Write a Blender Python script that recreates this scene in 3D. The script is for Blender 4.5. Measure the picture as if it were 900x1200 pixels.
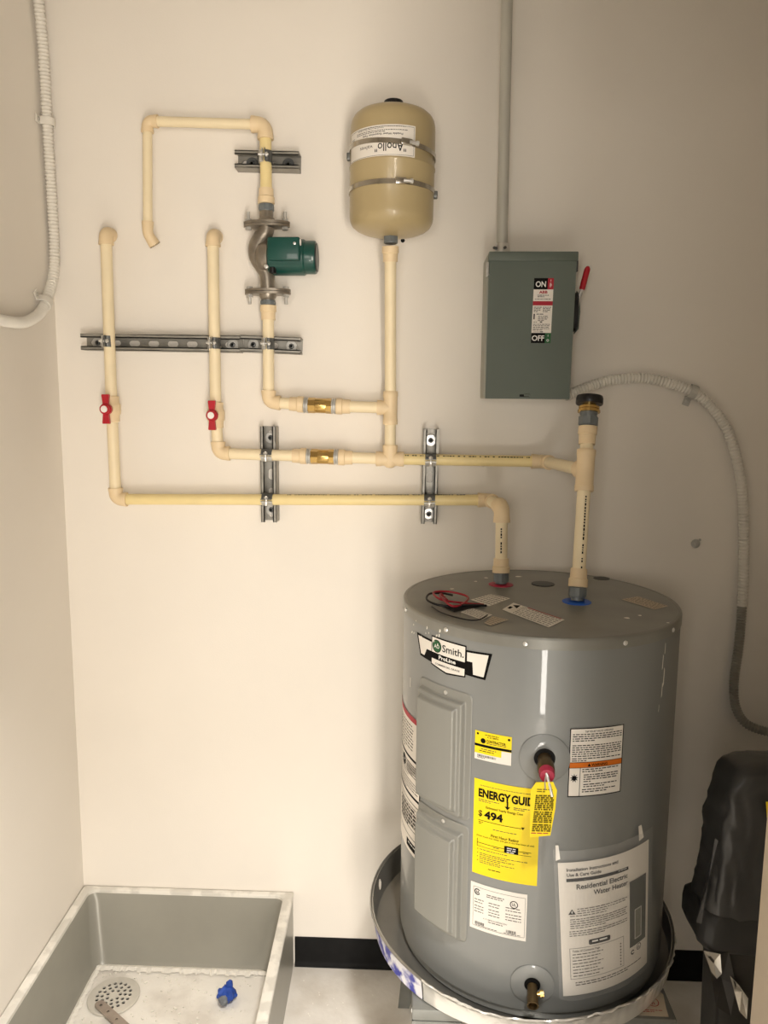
import bpy, bmesh, math, random
from mathutils import Vector, Matrix, noise
random.seed(7)
for o in list(bpy.data.objects): bpy.data.objects.remove(o, do_unlink=True)
SC = bpy.context.scene
COL = SC.collection
V = Vector
PI = math.pi

# ------------------------------------------------------------------ camera
cam_d = bpy.data.cameras.new('camera')
cam_d.sensor_fit = 'VERTICAL'; cam_d.sensor_height = 36.0
cam_d.lens = 900.0 / 1200.0 * 36.0
cam_d.clip_start = 0.05
cam = bpy.data.objects.new('camera', cam_d); COL.objects.link(cam)
p, yw, rl = math.radians(7.97), math.radians(2.25), math.radians(0.46)
fwd = V((-math.sin(yw)*math.cos(p), math.cos(yw)*math.cos(p), -math.sin(p)))
rgt = V((math.cos(yw), math.sin(yw), 0)); upv = rgt.cross(fwd)
r2 = math.cos(rl)*rgt + math.sin(rl)*upv; u2 = -math.sin(rl)*rgt + math.cos(rl)*upv
M = Matrix((r2, u2, -fwd)).transposed().to_4x4()
M.translation = V((0, -2.03, 1.6212))
cam.matrix_world = M
SC.camera = cam

# ------------------------------------------------------------------ world, lights, exposure
wd = bpy.data.worlds.new('world'); SC.world = wd; wd.use_nodes = True
bg = wd.node_tree.nodes['Background']
bg.inputs[0].default_value = (0.96, 1.0, 1.03, 1); bg.inputs[1].default_value = 0.03

def area(name, loc, target, sx, sy, power, col):
    l = bpy.data.lights.new(name, 'AREA'); l.shape = 'RECTANGLE'; l.size = sx; l.size_y = sy
    l.energy = power; l.color = col
    o = bpy.data.objects.new(name, l); COL.objects.link(o)
    o.location = loc
    o.rotation_euler = (V(target) - V(loc)).to_track_quat('-Z', 'Y').to_euler()
    return o
# daylight of the outer room, coming in through the open doorway behind the camera
area('doorway_daylight_right', (0.52, -3.25, 1.05), (0.52, 0.0, 1.15), 0.34, 1.50, 55, (1.0, 0.90, 0.79))
area('doorway_daylight_left', (-0.30, -3.10, 1.70), (-0.30, 0.0, 1.80), 0.60, 0.80, 14, (1.0, 0.93, 0.84))
area('doorway_gap_daylight', (0.13, -3.20, 0.30), (0.13, 0.0, 0.38), 0.19, 0.55, 13, (1.0, 0.94, 0.86))
# ceiling lamp of the outer room, outside the doorway
area('outer_room_lamp', (0.27, -1.92, 2.60), (-0.3, -0.3, 0.0), 0.18, 0.18, 78, (1.0, 0.95, 0.89))
SC.view_settings.view_transform = 'Standard'
SC.view_settings.look = 'None'
SC.view_settings.gamma = 1.0
SC.view_settings.use_curve_mapping = False
SC.view_settings.exposure = 0.0

# ------------------------------------------------------------------ materials
def lin(c):
    return tuple(((x/255.0)/12.92 if x/255.0 <= .04045 else (((x/255.0)+.055)/1.055)**2.4) for x in c)
MATS = {}
def mat(name, rgb, rough=.5, metal=0.0, var=.06, scale=12.0, bump=0.0, bscale=200.0, coat=0.0, rgb2=None, thr=None, detail=4, stretch=None, spec=.5, trans=0.0, alpha=1.0, ior=1.45):
    m = bpy.data.materials.new(name); m.use_nodes = True
    nt = m.node_tree; b = nt.nodes['Principled BSDF']
    c = lin(rgb)
    tc = nt.nodes.new('ShaderNodeTexCoord')
    src = tc.outputs['Object']
    if stretch:
        mp = nt.nodes.new('ShaderNodeMapping'); mp.inputs['Scale'].default_value = stretch
        nt.links.new(src, mp.inputs[0]); src = mp.outputs[0]
    n = nt.nodes.new('ShaderNodeTexNoise'); n.inputs['Scale'].default_value = scale; n.inputs['Detail'].default_value = detail
    nt.links.new(src, n.inputs['Vector'])
    rp = nt.nodes.new('ShaderNodeValToRGB')
    if rgb2 is None:
        c0 = tuple(x*(1-var) for x in c); c1 = tuple(min(1, x*(1+var)) for x in c)
        rp.color_ramp.elements[0].position = .3; rp.color_ramp.elements[1].position = .7
    else:
        c0 = c; c1 = lin(rgb2)
        t0, t1 = thr or (.4, .6)
        rp.color_ramp.elements[0].position = t0; rp.color_ramp.elements[1].position = t1
    rp.color_ramp.elements[0].color = (*c0, 1); rp.color_ramp.elements[1].color = (*c1, 1)
    nt.links.new(n.outputs['Fac'], rp.inputs['Fac']); nt.links.new(rp.outputs[0], b.inputs['Base Color'])
    b.inputs['Roughness'].default_value = rough; b.inputs['Metallic'].default_value = metal
    b.inputs['Specular IOR Level'].default_value = spec
    b.inputs['Coat Weight'].default_value = coat; b.inputs['Coat Roughness'].default_value = .035
    b.inputs['Transmission Weight'].default_value = trans; b.inputs['Alpha'].default_value = alpha
    b.inputs['IOR'].default_value = ior
    if bump > 0:
        n2 = nt.nodes.new('ShaderNodeTexNoise'); n2.inputs['Scale'].default_value = bscale; n2.inputs['Detail'].default_value = 3
        nt.links.new(src, n2.inputs['Vector'])
        bp = nt.nodes.new('ShaderNodeBump'); bp.inputs['Strength'].default_value = bump; bp.inputs['Distance'].default_value = .002
        nt.links.new(n2.outputs['Fac'], bp.inputs['Height']); nt.links.new(bp.outputs[0], b.inputs['Normal'])
    MATS[name] = m
    return m
mat('wall_paint', (236,230,220), .75, var=.015, scale=3, bump=.12, bscale=260, spec=.25)
mat('wall_paint_left', (226,221,214), .75, var=.015, scale=3, bump=.12, bscale=260, spec=.25)
mat('ceiling_paint', (225,220,212), .85, var=.02)
mat('concrete', (222,215,204), .85, var=.1, scale=5, bump=.4, bscale=60, rgb2=(246,242,235), thr=(.34,.56), detail=8)
mat('cove_black', (14,14,14), .6, spec=.2, var=.3, scale=40, bump=.1)
mat('jamb_paint', (186,172,152), .5, var=.02)
mat('cpvc', (240,224,188), .42, var=.03, scale=20)
mat('cpvc_yellow', (236,216,158), .42, var=.04, scale=20)
mat('cpvc_fitting', (232,209,170), .45, var=.03, scale=30)
mat('ink', (12,11,11), .7, var=.1, spec=.15)
mat('ink_soft', (78,73,68), .7, var=.1, spec=.2)
mat('ink_white', (240,238,232), .5, var=.02)
mat('ink_red', (176,30,48), .5, var=.05)
mat('ink_green', (34,92,52), .5, var=.05)
mat('ink_orange', (214,112,24), .5, var=.05)
mat('paper', (236,230,220), .5, var=.02)
mat('paper_gloss', (238,233,224), .3, var=.02, coat=.3)
mat('label_yellow', (250,222,20), .45, var=.02)
mat('strut_steel', (150,147,139), .42, .45, var=.18, scale=30, bump=.05)
mat('zinc', (190,188,182), .4, .4, var=.15, scale=60)
mat('zinc_bright', (225,224,220), .3, .7, var=.1, scale=60)
mat('zinc_dark', (104,106,105), .4, .55, var=.2, scale=60)
mat('fitting_grey', (118,124,126), .45, .35, var=.1, scale=50)
mat('cast_iron', (146,138,126), .34, .7, var=.15, scale=50, bump=.15, bscale=150)
mat('pump_green', (12,70,62), .38, var=.08, scale=20, coat=.25)
mat('plastic_black', (16,16,18), .35, var=.2, scale=30)
mat('brass', (196,164,100), .25, .9, var=.12, scale=40)
mat('brass_dark', (104,86,58), .38, .8, var=.2, scale=40)
mat('valve_red', (176,20,38), .38, var=.05, coat=.2)
mat('cap_white', (235,232,226), .4, var=.02)
mat('tank_tan', (176,158,118), .38, var=.03, scale=6, coat=.15)
mat('stainless', (190,184,172), .22, .95, var=.08, scale=30)
mat('conduit_white', (226,222,212), .5, var=.04, scale=20)
mat('conduit_grey', (186,184,176), .5, var=.08, scale=14)
mat('conduit_paint', (190,188,178), .5, .2, var=.14, scale=9, stretch=(1,1,.3))
mat('box_grey', (97,106,97), .5, var=.04, scale=8, bump=.04)
mat('box_side', (160,160,148), .5, var=.04, scale=8)
mat('heater_grey', (138,140,138), .42, .15, var=.03, scale=3, coat=.4)
mat('heater_panel', (142,142,136), .4, .15, var=.03, scale=3, coat=.12)
mat('heater_lid', (138,137,130), .38, .3, var=.08, scale=14, bump=.03)
mat('heater_dark', (52,52,52), .5, var=.1)
mat('blue_plastic', (36,92,190), .45, var=.08)
mat('pink_plastic', (172,40,68), .45, var=.06)
mat('pan_metal', (168,166,160), .3, .75, var=.1, scale=8, bump=.08, bscale=25)
mat('pan_foil', (236,234,228), .25, .5, var=.1, scale=10, bump=.7, bscale=26)
mat('stand_steel', (138,140,136), .45, .5, var=.1, scale=20)
mat('sink_grey', (154,152,142), .33, .1, var=.05, scale=7, coat=.0, bump=.03, bscale=40)
mat('sink_rim', (216,213,204), .4, var=.05, rgb2=(238,235,226), thr=(.45,.55), scale=18, bump=.35, bscale=70, detail=8)
mat('sink_dust', (222,216,206), .85, rgb2=(243,239,230), thr=(.36,.54), scale=9, bump=.5, bscale=90, detail=9)
mat('dust_white', (242,238,228), .9, var=.04, scale=40, bump=.4, bscale=150)
mat('drain_plate', (222,218,208), .4, .3, var=.06, scale=30)
mat('dark_hole', (14,13,12), .9, var=.1)
mat('rag_blue', (40,78,170), .6, var=.2, scale=60)
mat('rag_grey', (120,124,130), .7, var=.2, scale=60)
mat('flat_bar', (172,160,150), .4, .6, var=.1, scale=40)
mat('black_bag', (62,62,62), .36, var=.15, scale=8, bump=.5, bscale=18, coat=.2, detail=6)
mat('black_bag_hem', (50,50,50), .42, var=.15, scale=8, bump=.4, bscale=20)
mat('foil', (226,222,214), .22, .6, var=.1, scale=12, bump=.3, bscale=30)
mat('dark_body', (58,56,54), .4, .2, var=.15, scale=10, bump=.2, bscale=30)
mat('wire_red', (158,28,44), .4, var=.05)
mat('wire_black', (24,22,24), .4, var=.05)
mat('card', (206,192,170), .8, var=.05, scale=30)
mat('ink_olive', (112,98,22), .7, var=.2, scale=200, spec=.2)
mat('foam_black', (20,19,18), .9, var=.2, scale=80)
mat('photo_dark', (74,76,72), .35, var=.25, scale=14)
mat('photo_light', (122,124,110), .35, var=.1, scale=14)
mat('label_blue', (62,66,160), .4, rgb2=(226,226,232), thr=(.42,.58), scale=38, detail=3)
mat('clear_film', (246,246,244), .14, var=.0, bump=1.0, bscale=34, alpha=.13, spec=1.0)

# ------------------------------------------------------------------ mesh helpers
def frame(d):
    d = V(d).normalized()
    a = V((0,0,1)) if abs(d.z) < .9 else V((1,0,0))
    x = d.cross(a).normalized(); y = d.cross(x).normalized()
    return x, y, d
class MB:
    def __init__(s): s.v = []; s.f = []
    def add(s, vs, fs):
        n = len(s.v); s.v += [tuple(v) for v in vs]; s.f += [tuple(i+n for i in f) for f in fs]; return s
    def box(s, c, size, ax=None):
        c = V(c); hx, hy, hz = [k/2 for k in size]
        X, Y, Z = ax or (V((1,0,0)), V((0,1,0)), V((0,0,1)))
        vs = [c + X*(i*hx) + Y*(j*hy) + Z*(k*hz) for i in (-1,1) for j in (-1,1) for k in (-1,1)]
        return s.add(vs, [(0,1,3,2),(4,6,7,5),(0,4,5,1),(2,3,7,6),(0,2,6,4),(1,5,7,3)])
    def bevbox(s, c, size, b=.003, seg=2, ax=None):
        bm = bmesh.new(); bmesh.ops.create_cube(bm, size=1)
        for v in bm.verts: v.co = V((v.co.x*size[0], v.co.y*size[1], v.co.z*size[2]))
        bmesh.ops.bevel(bm, geom=bm.edges[:], offset=b, segments=seg, profile=.5, affect='EDGES')
        X, Y, Z = ax or (V((1,0,0)), V((0,1,0)), V((0,0,1))); c = V(c)
        bm.verts.index_update()
        s.add([c + X*v.co.x + Y*v.co.y + Z*v.co.z for v in bm.verts], [[v.index for v in f.verts] for f in bm.faces])
        bm.free(); return s
    def cyl(s, p0, p1, r0, r1=None, n=20, caps=True, hexa=False):
        r1 = r0 if r1 is None else r1
        p0 = V(p0); p1 = V(p1); x, y, d = frame(p1-p0)
        if hexa: n = 6
        vs = [p0 + (x*math.cos(2*PI*i/n) + y*math.sin(2*PI*i/n))*r0 for i in range(n)] + \
             [p1 + (x*math.cos(2*PI*i/n) + y*math.sin(2*PI*i/n))*r1 for i in range(n)]
        fs = [(i, (i+1)%n, n+(i+1)%n, n+i) for i in range(n)]
        if caps: fs += [tuple(range(n-1,-1,-1)), tuple(range(n,2*n))]
        return s.add(vs, fs)
    def lathe(s, o, d, prof, n=32, ang=2*PI, cap0=True, cap1=True, a0=0.0, xref=None):
        """prof = [(r, h)...] around axis d from o"""
        o = V(o); x, y, d = frame(d)
        if xref is not None:
            x = V(xref); x = (x - d*x.dot(d)).normalized(); y = d.cross(x)
        full = abs(ang-2*PI) < 1e-6; m = n if full else n+1
        vs = []
        for r, h in prof:
            for i in range(m):
                a = a0 + ang*i/n
                vs.append(o + d*h + (x*math.cos(a) + y*math.sin(a))*r)
        fs = []
        for k in range(len(prof)-1):
            for i in range(n):
                j = (i+1) % m
                fs.append((k*m+i, k*m+j, (k+1)*m+j, (k+1)*m+i))
        if full and cap0 and prof[0][0] > 1e-6: fs.append(tuple(range(m-1,-1,-1)))
        if full and cap1 and prof[-1][0] > 1e-6: fs.append(tuple(range((len(prof)-1)*m, len(prof)*m)))
        return s.add(vs, fs)
    def sweep(s, pts, rad, n=14, caps=True):
        """rad: float or list"""
        pts = [V(q) for q in pts]; N = len(pts)
        R = rad if isinstance(rad, (list, tuple)) else [rad]*N
        t0 = (pts[1]-pts[0]).normalized(); x, y, _ = frame(t0)
        vs = []; pt = t0
        for k in range(N):
            t = (pts[min(k+1,N-1)]-pts[max(k-1,0)]).normalized()
            q = pt.rotation_difference(t); x = q @ x; x = (x - t*x.dot(t)).normalized(); y = t.cross(x); pt = t
            for i in range(n):
                a = 2*PI*i/n; vs.append(pts[k] + (x*math.cos(a)+y*math.sin(a))*R[k])
        fs = [(k*n+i, k*n+(i+1)%n, (k+1)*n+(i+1)%n, (k+1)*n+i) for k in range(N-1) for i in range(n)]
        if caps: fs += [tuple(range(n-1,-1,-1)), tuple(range((N-1)*n, N*n))]
        return s.add(vs, fs)
    def prism(s, poly, o, X, Y, N, d0, d1):
        o = V(o); X = V(X); Y = V(Y); N = V(N); n = len(poly)
        vs = [o + X*a + Y*b + N*d0 for a, b in poly] + [o + X*a + Y*b + N*d1 for a, b in poly]
        fs = [(i, (i+1)%n, n+(i+1)%n, n+i) for i in range(n)] + [tuple(range(n-1,-1,-1)), tuple(range(n,2*n))]
        return s.add(vs, fs)
    def grid(s, fn, nu, nv):
        vs = [fn(i/nu, j/nv) for j in range(nv+1) for i in range(nu+1)]; w = nu+1
        return s.add(vs, [(j*w+i, j*w+i+1, (j+1)*w+i+1, (j+1)*w+i) for j in range(nv) for i in range(nu)])
    def ball(s, c, r, n=16, m=10, sc=(1,1,1)):
        c = V(c)
        vs = []
        for j in range(m+1):
            ph = -PI/2 + PI*j/m
            for i in range(n):
                a = 2*PI*i/n
                vs.append(c + V((math.cos(ph)*math.cos(a)*r*sc[0], math.cos(ph)*math.sin(a)*r*sc[1], math.sin(ph)*r*sc[2])))
        return s.add(vs, [(j*n+i, j*n+(i+1)%n, (j+1)*n+(i+1)%n, (j+1)*n+i) for j in range(m) for i in range(n)])
def recalc(me):
    bm = bmesh.new(); bm.from_mesh(me)
    bmesh.ops.remove_doubles(bm, verts=bm.verts, dist=1e-6)
    bmesh.ops.recalc_face_normals(bm, faces=bm.faces)
    bm.to_mesh(me); bm.free()
def ob(name, mb, m, parent=None, smooth=True, ang=35, fix=True, label=None):
    me = bpy.data.meshes.new(name); me.from_pydata(mb.v, [], mb.f); me.update()
    if fix: recalc(me)
    if smooth:
        me.polygons.foreach_set('use_smooth', [True]*len(me.polygons))
        me.set_sharp_from_angle(angle=math.radians(ang))
    me.materials.append(MATS[m])
    o = bpy.data.objects.new(name, me); COL.objects.link(o)
    if parent:
        o.parent = parent
        if parent.type == 'EMPTY': o.matrix_parent_inverse = Matrix.Translation(-parent.location)
    if label: o['label'] = label
    return o
def tag(o, label, cat, group=None):
    o['label'] = label; o['category'] = cat
    if group: o['group'] = group
    return o
def thing(name, label, cat, loc, group=None):
    o = bpy.data.objects.new(name, None); COL.objects.link(o); o.location = V(loc); o.empty_display_size = .05
    return tag(o, label, cat, group)
def struct(o): o['kind'] = 'structure'; return o
def catmull(pts, step):
    pts = [V(q) for q in pts]
    P = [pts[0]*2-pts[1]] + pts + [pts[-1]*2-pts[-2]]
    out = []
    for k in range(1, len(P)-2):
        a, b, c, d = P[k-1:k+3]
        for i in range(24):
            t = i/24
            out.append(.5*((2*b)+(c-a)*t+(2*a-5*b+4*c-d)*t*t+(3*b-a-3*c+d)*t**3))
    out.append(pts[-1])
    res = [out[0]]; acc = 0.0
    for i in range(1, len(out)):
        seg = (out[i]-out[i-1]).length; pos = 0.0
        while seg > 0 and acc + (seg-pos) >= step:
            pos += step-acc; acc = 0.0; res.append(out[i-1].lerp(out[i], pos/seg))
        acc += seg-pos
    return res
def arc(corner, d1, d2, R, n=8):
    """points of a bend that leaves along d1 (from corner) and d2"""
    corner = V(corner); d1 = V(d1).normalized(); d2 = V(d2).normalized()
    half = math.acos(max(-1, min(1, d1.dot(d2))))/2
    L = R/math.tan(half); a = corner + d1*L; b = corner + d2*L
    bis = (d1+d2).normalized(); cen = corner + bis*(R/math.sin(half))
    ra = a-cen; rb = b-cen; tot = ra.angle(rb); ax = ra.cross(rb).normalized()
    return [cen + Matrix.Rotation(tot*i/n, 3, ax) @ ra for i in range(n+1)]

# ---- lettering: filled glyph outlines turned into mesh triangles
_tx = {}
def glyphs(s, bold=0.0):
    k = (s, bold)
    if k not in _tx:
        cu = bpy.data.curves.new('glyph_source', 'FONT'); cu.body = s; cu.size = 1.0; cu.resolution_u = 3; cu.offset = bold
        o = bpy.data.objects.new('glyph_source', cu); COL.objects.link(o)
        dg = bpy.context.evaluated_depsgraph_get(); dg.update()
        me = o.evaluated_get(dg).to_mesh()
        vs = [(v.co.x, v.co.y) for v in me.vertices]; fs = [tuple(q.vertices) for q in me.polygons]
        o.evaluated_get(dg).to_mesh_clear()
        bpy.data.objects.remove(o, do_unlink=True); bpy.data.curves.remove(cu)
        _tx[k] = (vs, fs)
    return _tx[k]
def clip(poly, axis, lo, hi):
    for sgn, lim in ((1, lo), (-1, -hi)):
        out = []
        for i in range(len(poly)):
            a = poly[i]; b = poly[(i+1) % len(poly)]
            da = sgn*a[axis]-lim; db = sgn*b[axis]-lim
            if da >= 0: out.append(a)
            if da*db < 0:
                t = da/(da-db); out.append((a[0]+(b[0]-a[0])*t, a[1]+(b[1]-a[1])*t))
        poly = out
        if not poly: break
    return poly
class Sheet:
    """printed sheet: fn(u, v, h) maps sheet metres to space"""
    def __init__(s, fn, step=.008): s.fn = fn; s.step = step; s.L = {}; s.k = 0
    def mb(s, m): return s.L.setdefault(m, MB())
    def poly(s, pts, m, h):
        u0 = min(q[0] for q in pts); u1 = max(q[0] for q in pts)
        n = max(1, math.ceil((u1-u0)/s.step))
        for i in range(n):
            c = clip(list(pts), 0, u0+(u1-u0)*i/n, u0+(u1-u0)*(i+1)/n)
            if len(c) >= 3: s.mb(m).add([s.fn(a, b, h) for a, b in c], [tuple(range(len(c)))])
    def rect(s, u0, v0, u1, v1, m, h): s.poly([(u0,v0),(u1,v0),(u1,v1),(u0,v1)], m, h)
    def frame_(s, u0, v0, u1, v1, t, m, h):
        s.rect(u0,v0,u1,v0+t,m,h); s.rect(u0,v1-t,u1,v1,m,h); s.rect(u0,v0+t,u0+t,v1-t,m,h); s.rect(u1-t,v0+t,u1,v1-t,m,h)
    def text(s, t, u, v, size, m, h, bold=0.0, width=None, align='l', flip=False):
        vs, fs = glyphs(t, bold)
        if not vs: return
        x0 = min(q[0] for q in vs); x1 = max(q[0] for q in vs)
        sx = size if width is None else width/(x1-x0)
        w = (x1-x0)*sx
        off = {'l':0, 'c':-w/2, 'r':-w}[align]
        def pl(q):
            a = (q[0]-x0)*sx+off; b = q[1]*size
            return (u-a, v-b) if flip else (u+a, v+b)
        s.mb(m).add([s.fn(*pl(q), h) for q in vs], fs)
    def words(s, u0, v0, u1, n, pitch, m, h, hh=.42, last=.6, seed=0):
        """illegible fine print: n lines of word-like marks down from v0"""
        R = random.Random(seed+17)
        for k in range(n):
            u = u0; end = u1 if k < n-1 else u0+(u1-u0)*last
            while u < end-pitch*.5:
                w = pitch*R.uniform(.6, 2.4); e = min(u+w, end)
                v = v0-k*pitch
                s.rect(u, v-pitch*hh, e, v, m, h); u = e+pitch*.4
    def ring(s, u, v, r0, r1, m, h, n=24, a0=0, a1=2*PI):
        for i in range(n):
            a = a0+(a1-a0)*i/n; b = a0+(a1-a0)*(i+1)/n
            s.poly([(u+r0*math.cos(a), v+r0*math.sin(a)), (u+r1*math.cos(a), v+r1*math.sin(a)), (u+r1*math.cos(b), v+r1*math.sin(b)), (u+r0*math.cos(b), v+r0*math.sin(b))], m, h)
    def bars(s, u0, v0, u1, v1, m, h, seed=3):
        R = random.Random(seed); u = u0
        while u < u1:
            w = R.choice((.0006,.0009,.0014)); s.rect(u, v0, min(u+w,u1), v1, m, h); u += w+R.choice((.0006,.001))
    def build(s, name, base, parent, label=None, names=None):
        """base material layer becomes the part, the rest its print sub-parts"""
        b = ob(name, s.L[base], base, parent, smooth=False, fix=False, label=label)
        for m, q in s.L.items():
            if m == base: continue
            ob((names or {}).get(m, 'print'), q, m, b, smooth=False, fix=False)['kind'] = 'stuff'
        return b

# ================================================================== the setting
struct(ob('floor', MB().box((0.1,-2.2,-.05), (4.6,4.6,.1)), 'concrete', smooth=False))
struct(ob('wall_back', MB().box((.1,.06,1.39), (2.6,.12,2.80)), 'wall_paint', smooth=False))
SK = .03     # the left side of the closet is a little out of square
lw = MB().prism([(-.947,0.0),(-.947+SK*1.5,-1.5),(-1.1,-1.5),(-1.1,0.0)], (0,0,0), (1,0,0), (0,1,0), (0,0,1), -.01, 2.79)
struct(ob('wall_left', lw, 'wall_paint', smooth=False))
struct(ob('wall_right', MB().box((1.38,-.75,1.39), (.1,1.5,2.80)), 'wall_paint', smooth=False))
struct(ob('ceiling', MB().box((.1,-.75,2.82), (2.6,1.74,.06)), 'ceiling_paint', smooth=False))
fw = MB().box((-.86,-1.56,1.39), (.56,.12,2.8)).box((.872,-1.56,1.39), (1.116,.12,2.8)).box((-.135,-1.56,2.51), (.94,.12,.56))
struct(ob('wall_front', fw, 'wall_paint', smooth=False))
dj = MB().bevbox((.2875,-1.56,1.10), (.055,.135,2.20), .004).bevbox((-.5575,-1.56,1.10), (.055,.135,2.20), .004).bevbox((-.135,-1.56,2.225), (.90,.135,.05), .004)
struct(ob('door_1', dj, 'jamb_paint'))
bb = MB()
prof = [(0,0),(0,.087),(-.003,.087),(-.0045,.084),(-.0045,.014),(-.008,.005),(-.014,.0)]
bb.prism(prof, (-.329,0,0), (0,1,0), (0,0,1), (1,0,0), 0, 1.6)
struct(ob('baseboard_back', bb, 'cove_black'))

# ================================================================== mop sink
def S(x, y, z): return V((x - SK*y, y, z))
def rrect(x0, x1, y0, y1, r, z, n=6):
    out = []
    for cx, cy, a0 in ((x1-r,y1-r,0),(x0+r,y1-r,PI/2),(x0+r,y0+r,PI),(x1-r,y0+r,3*PI/2)):
        for i in range(n+1):
            a = a0+PI/2*i/n; out.append(S(cx+r*math.cos(a), cy+r*math.sin(a), z))
    return out
def loft(mb, loops, cap0=False, cap1=False):
    n = len(loops[0]); vs = [q for l in loops for q in l]
    fs = [(k*n+i, k*n+(i+1)%n, (k+1)*n+(i+1)%n, (k+1)*n+i) for k in range(len(loops)-1) for i in range(n)]
    if cap0: fs.append(tuple(range(n-1,-1,-1)))
    if cap1: fs.append(tuple(range((len(loops)-1)*n, len(loops)*n)))
    mb.add(vs, fs)
sink = thing('mop_sink', 'grey floor mop sink dusted with plaster in the corner', 'sink', (-.64,-.33,0))
b = MB()
loft(b, [rrect(-.944,-.333,-.660,-.003,.004,.001), rrect(-.944,-.333,-.660,-.003,.004,.218), rrect(-.921,-.358,-.637,-.020,.022,.218), rrect(-.917,-.362,-.633,-.024,.03,.20),
         rrect(-.893,-.388,-.600,-.070,.035,.05), rrect(-.884,-.396,-.592,-.082,.035,.036)], cap0=True)
ob('basin', b, 'sink_grey', sink, ang=50)
r_ = MB()
loft(r_, [rrect(-.944,-.331,-.662,-.003,.004,.218), rrect(-.944,-.331,-.662,-.003,.004,.2265), rrect(-.942,-.333,-.660,-.005,.004,.2285), rrect(-.924,-.356,-.640,-.018,.020,.2285), rrect(-.9215,-.3585,-.6375,-.0205,.022,.226), rrect(-.921,-.358,-.637,-.020,.022,.218)])
ob('rim', r_, 'sink_rim', sink, ang=40)
fl = MB(); loft(fl, [rrect(-.884,-.396,-.592,-.082,.035,.036), rrect(-.86,-.42,-.56,-.11,.03,.033)], cap1=True)
ob('basin_floor', fl, 'sink_dust', sink)
# drain strainer with real holes
def boolean_cut(o, cutter_mb):
    me = bpy.data.meshes.new('cutter'); me.from_pydata(cutter_mb.v, [], cutter_mb.f); recalc(me)
    c = bpy.data.objects.new('cutter', me); COL.objects.link(c)
    md = o.modifiers.new('b', 'BOOLEAN'); md.object = c; md.operation = 'DIFFERENCE'; md.solver = 'EXACT'
    dg = bpy.context.evaluated_depsgraph_get(); dg.update()
    nm = bpy.data.meshes.new_from_object(o.evaluated_get(dg))
    o.modifiers.clear(); old = o.data; o.data = nm
    nm.name = old.name; bpy.data.meshes.remove(old); bpy.data.objects.remove(c, do_unlink=True)
    if not nm.materials: nm.materials.append(MATS['drain_plate'])
DC = V((-.790,-.193,.036))
dr = ob('drain_strainer', MB().lathe(DC, (0,0,1), [(.068,-.001),(.068,.003),(.066,.0042),(.02,.0048),(0.001,.0048)], 40), 'drain_plate', sink, ang=30)
cut = MB(); hol = []
for rr, k in ((.017,7),(.030,12),(.043,18)):
    for i in range(k):
        a = 2*PI*(i+.3)/k
        q = DC+V((rr*math.cos(a), rr*math.sin(a), 0)); cut.cyl(q-V((0,0,.01)), q+V((0,0,.02)), .0048, n=10)
boolean_cut(dr, cut)
ob('drain_dark_disc', MB().lathe(DC, (0,0,1), [(.05,.0012),(.05,.0006)], 28), 'dark_hole', dr)  # flat black disc under the holes, paints the darkness of the drain recess
# plaster dust and crumbs: uncountable
cr = MB(); R = random.Random(5)
for i in range(420):
    x = R.uniform(-.86,-.42); y = R.uniform(-.5,-.1); q = S(x,y,.0345)
    if (q-DC).xy.length < .075: continue
    s_ = R.choice((.0012,.0016,.002,.0035)) * R.uniform(.7,1.3); a = R.uniform(0,PI)
    ax = (V((math.cos(a),math.sin(a),0)), V((-math.sin(a),math.cos(a),0)), V((0,0,1)))
    cr.box(q+V((0,0,s_*.2)), (s_*R.uniform(1,2.4), s_, s_*.8), ax)
o = tag(ob('plaster_crumbs', cr, 'dust_white', smooth=False), 'white plaster crumbs scattered over the mop sink floor', 'debris'); o['kind'] = 'stuff'
cf = MB()
for i in range(70):
    q = V((R.uniform(-.31,-.03), R.uniform(-.5,-.02), 0)); s_ = R.uniform(.0008,.0022); a = R.uniform(0,PI)
    cf.box(q+V((0,0,s_*.3)), (s_*R.uniform(1,2), s_, s_*.7), (V((math.cos(a),math.sin(a),0)), V((-math.sin(a),math.cos(a),0)), V((0,0,1))))
o = tag(ob('floor_crumbs', cf, 'dust_white', smooth=False), 'white plaster crumbs on the concrete floor under the black baseboard', 'debris'); o['kind'] = 'stuff'
# crust of joint compound along the back and left of the basin floor
cu_ = MB()
def crust(p0, p1, w, n, seed):
    R2 = random.Random(seed); p0 = V(p0); p1 = V(p1); d = (p1-p0); t = d.normalized(); s2 = V((-t.y,t.x,0))
    vs = []; 
    for i in range(n+1):
        q = p0+d*i/n; ww = w*(.45+.35*abs(noise.noise(q*60+V((seed,0,0))))+.35*abs(noise.noise(q*190+V((0,seed,0)))))
        vs += [q, q+s2*ww*.5+V((0,0,.004)), q+s2*ww]
    cu_.add(vs, [(3*i+k, 3*i+k+1, 3*i+4+k, 3*i+3+k) for i in range(n) for k in (0,1)])
crust(S(-.398,-.078,.039), S(-.882,-.078,.039), .040, 200, 1)
crust(S(-.886,-.085,.038), S(-.886,-.45,.036), .028, 150, 2)
o = tag(ob('plaster_crust', cu_, 'dust_white'), 'white plaster crust along the back edge of the mop sink floor', 'debris'); o['kind'] = 'stuff'
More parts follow.
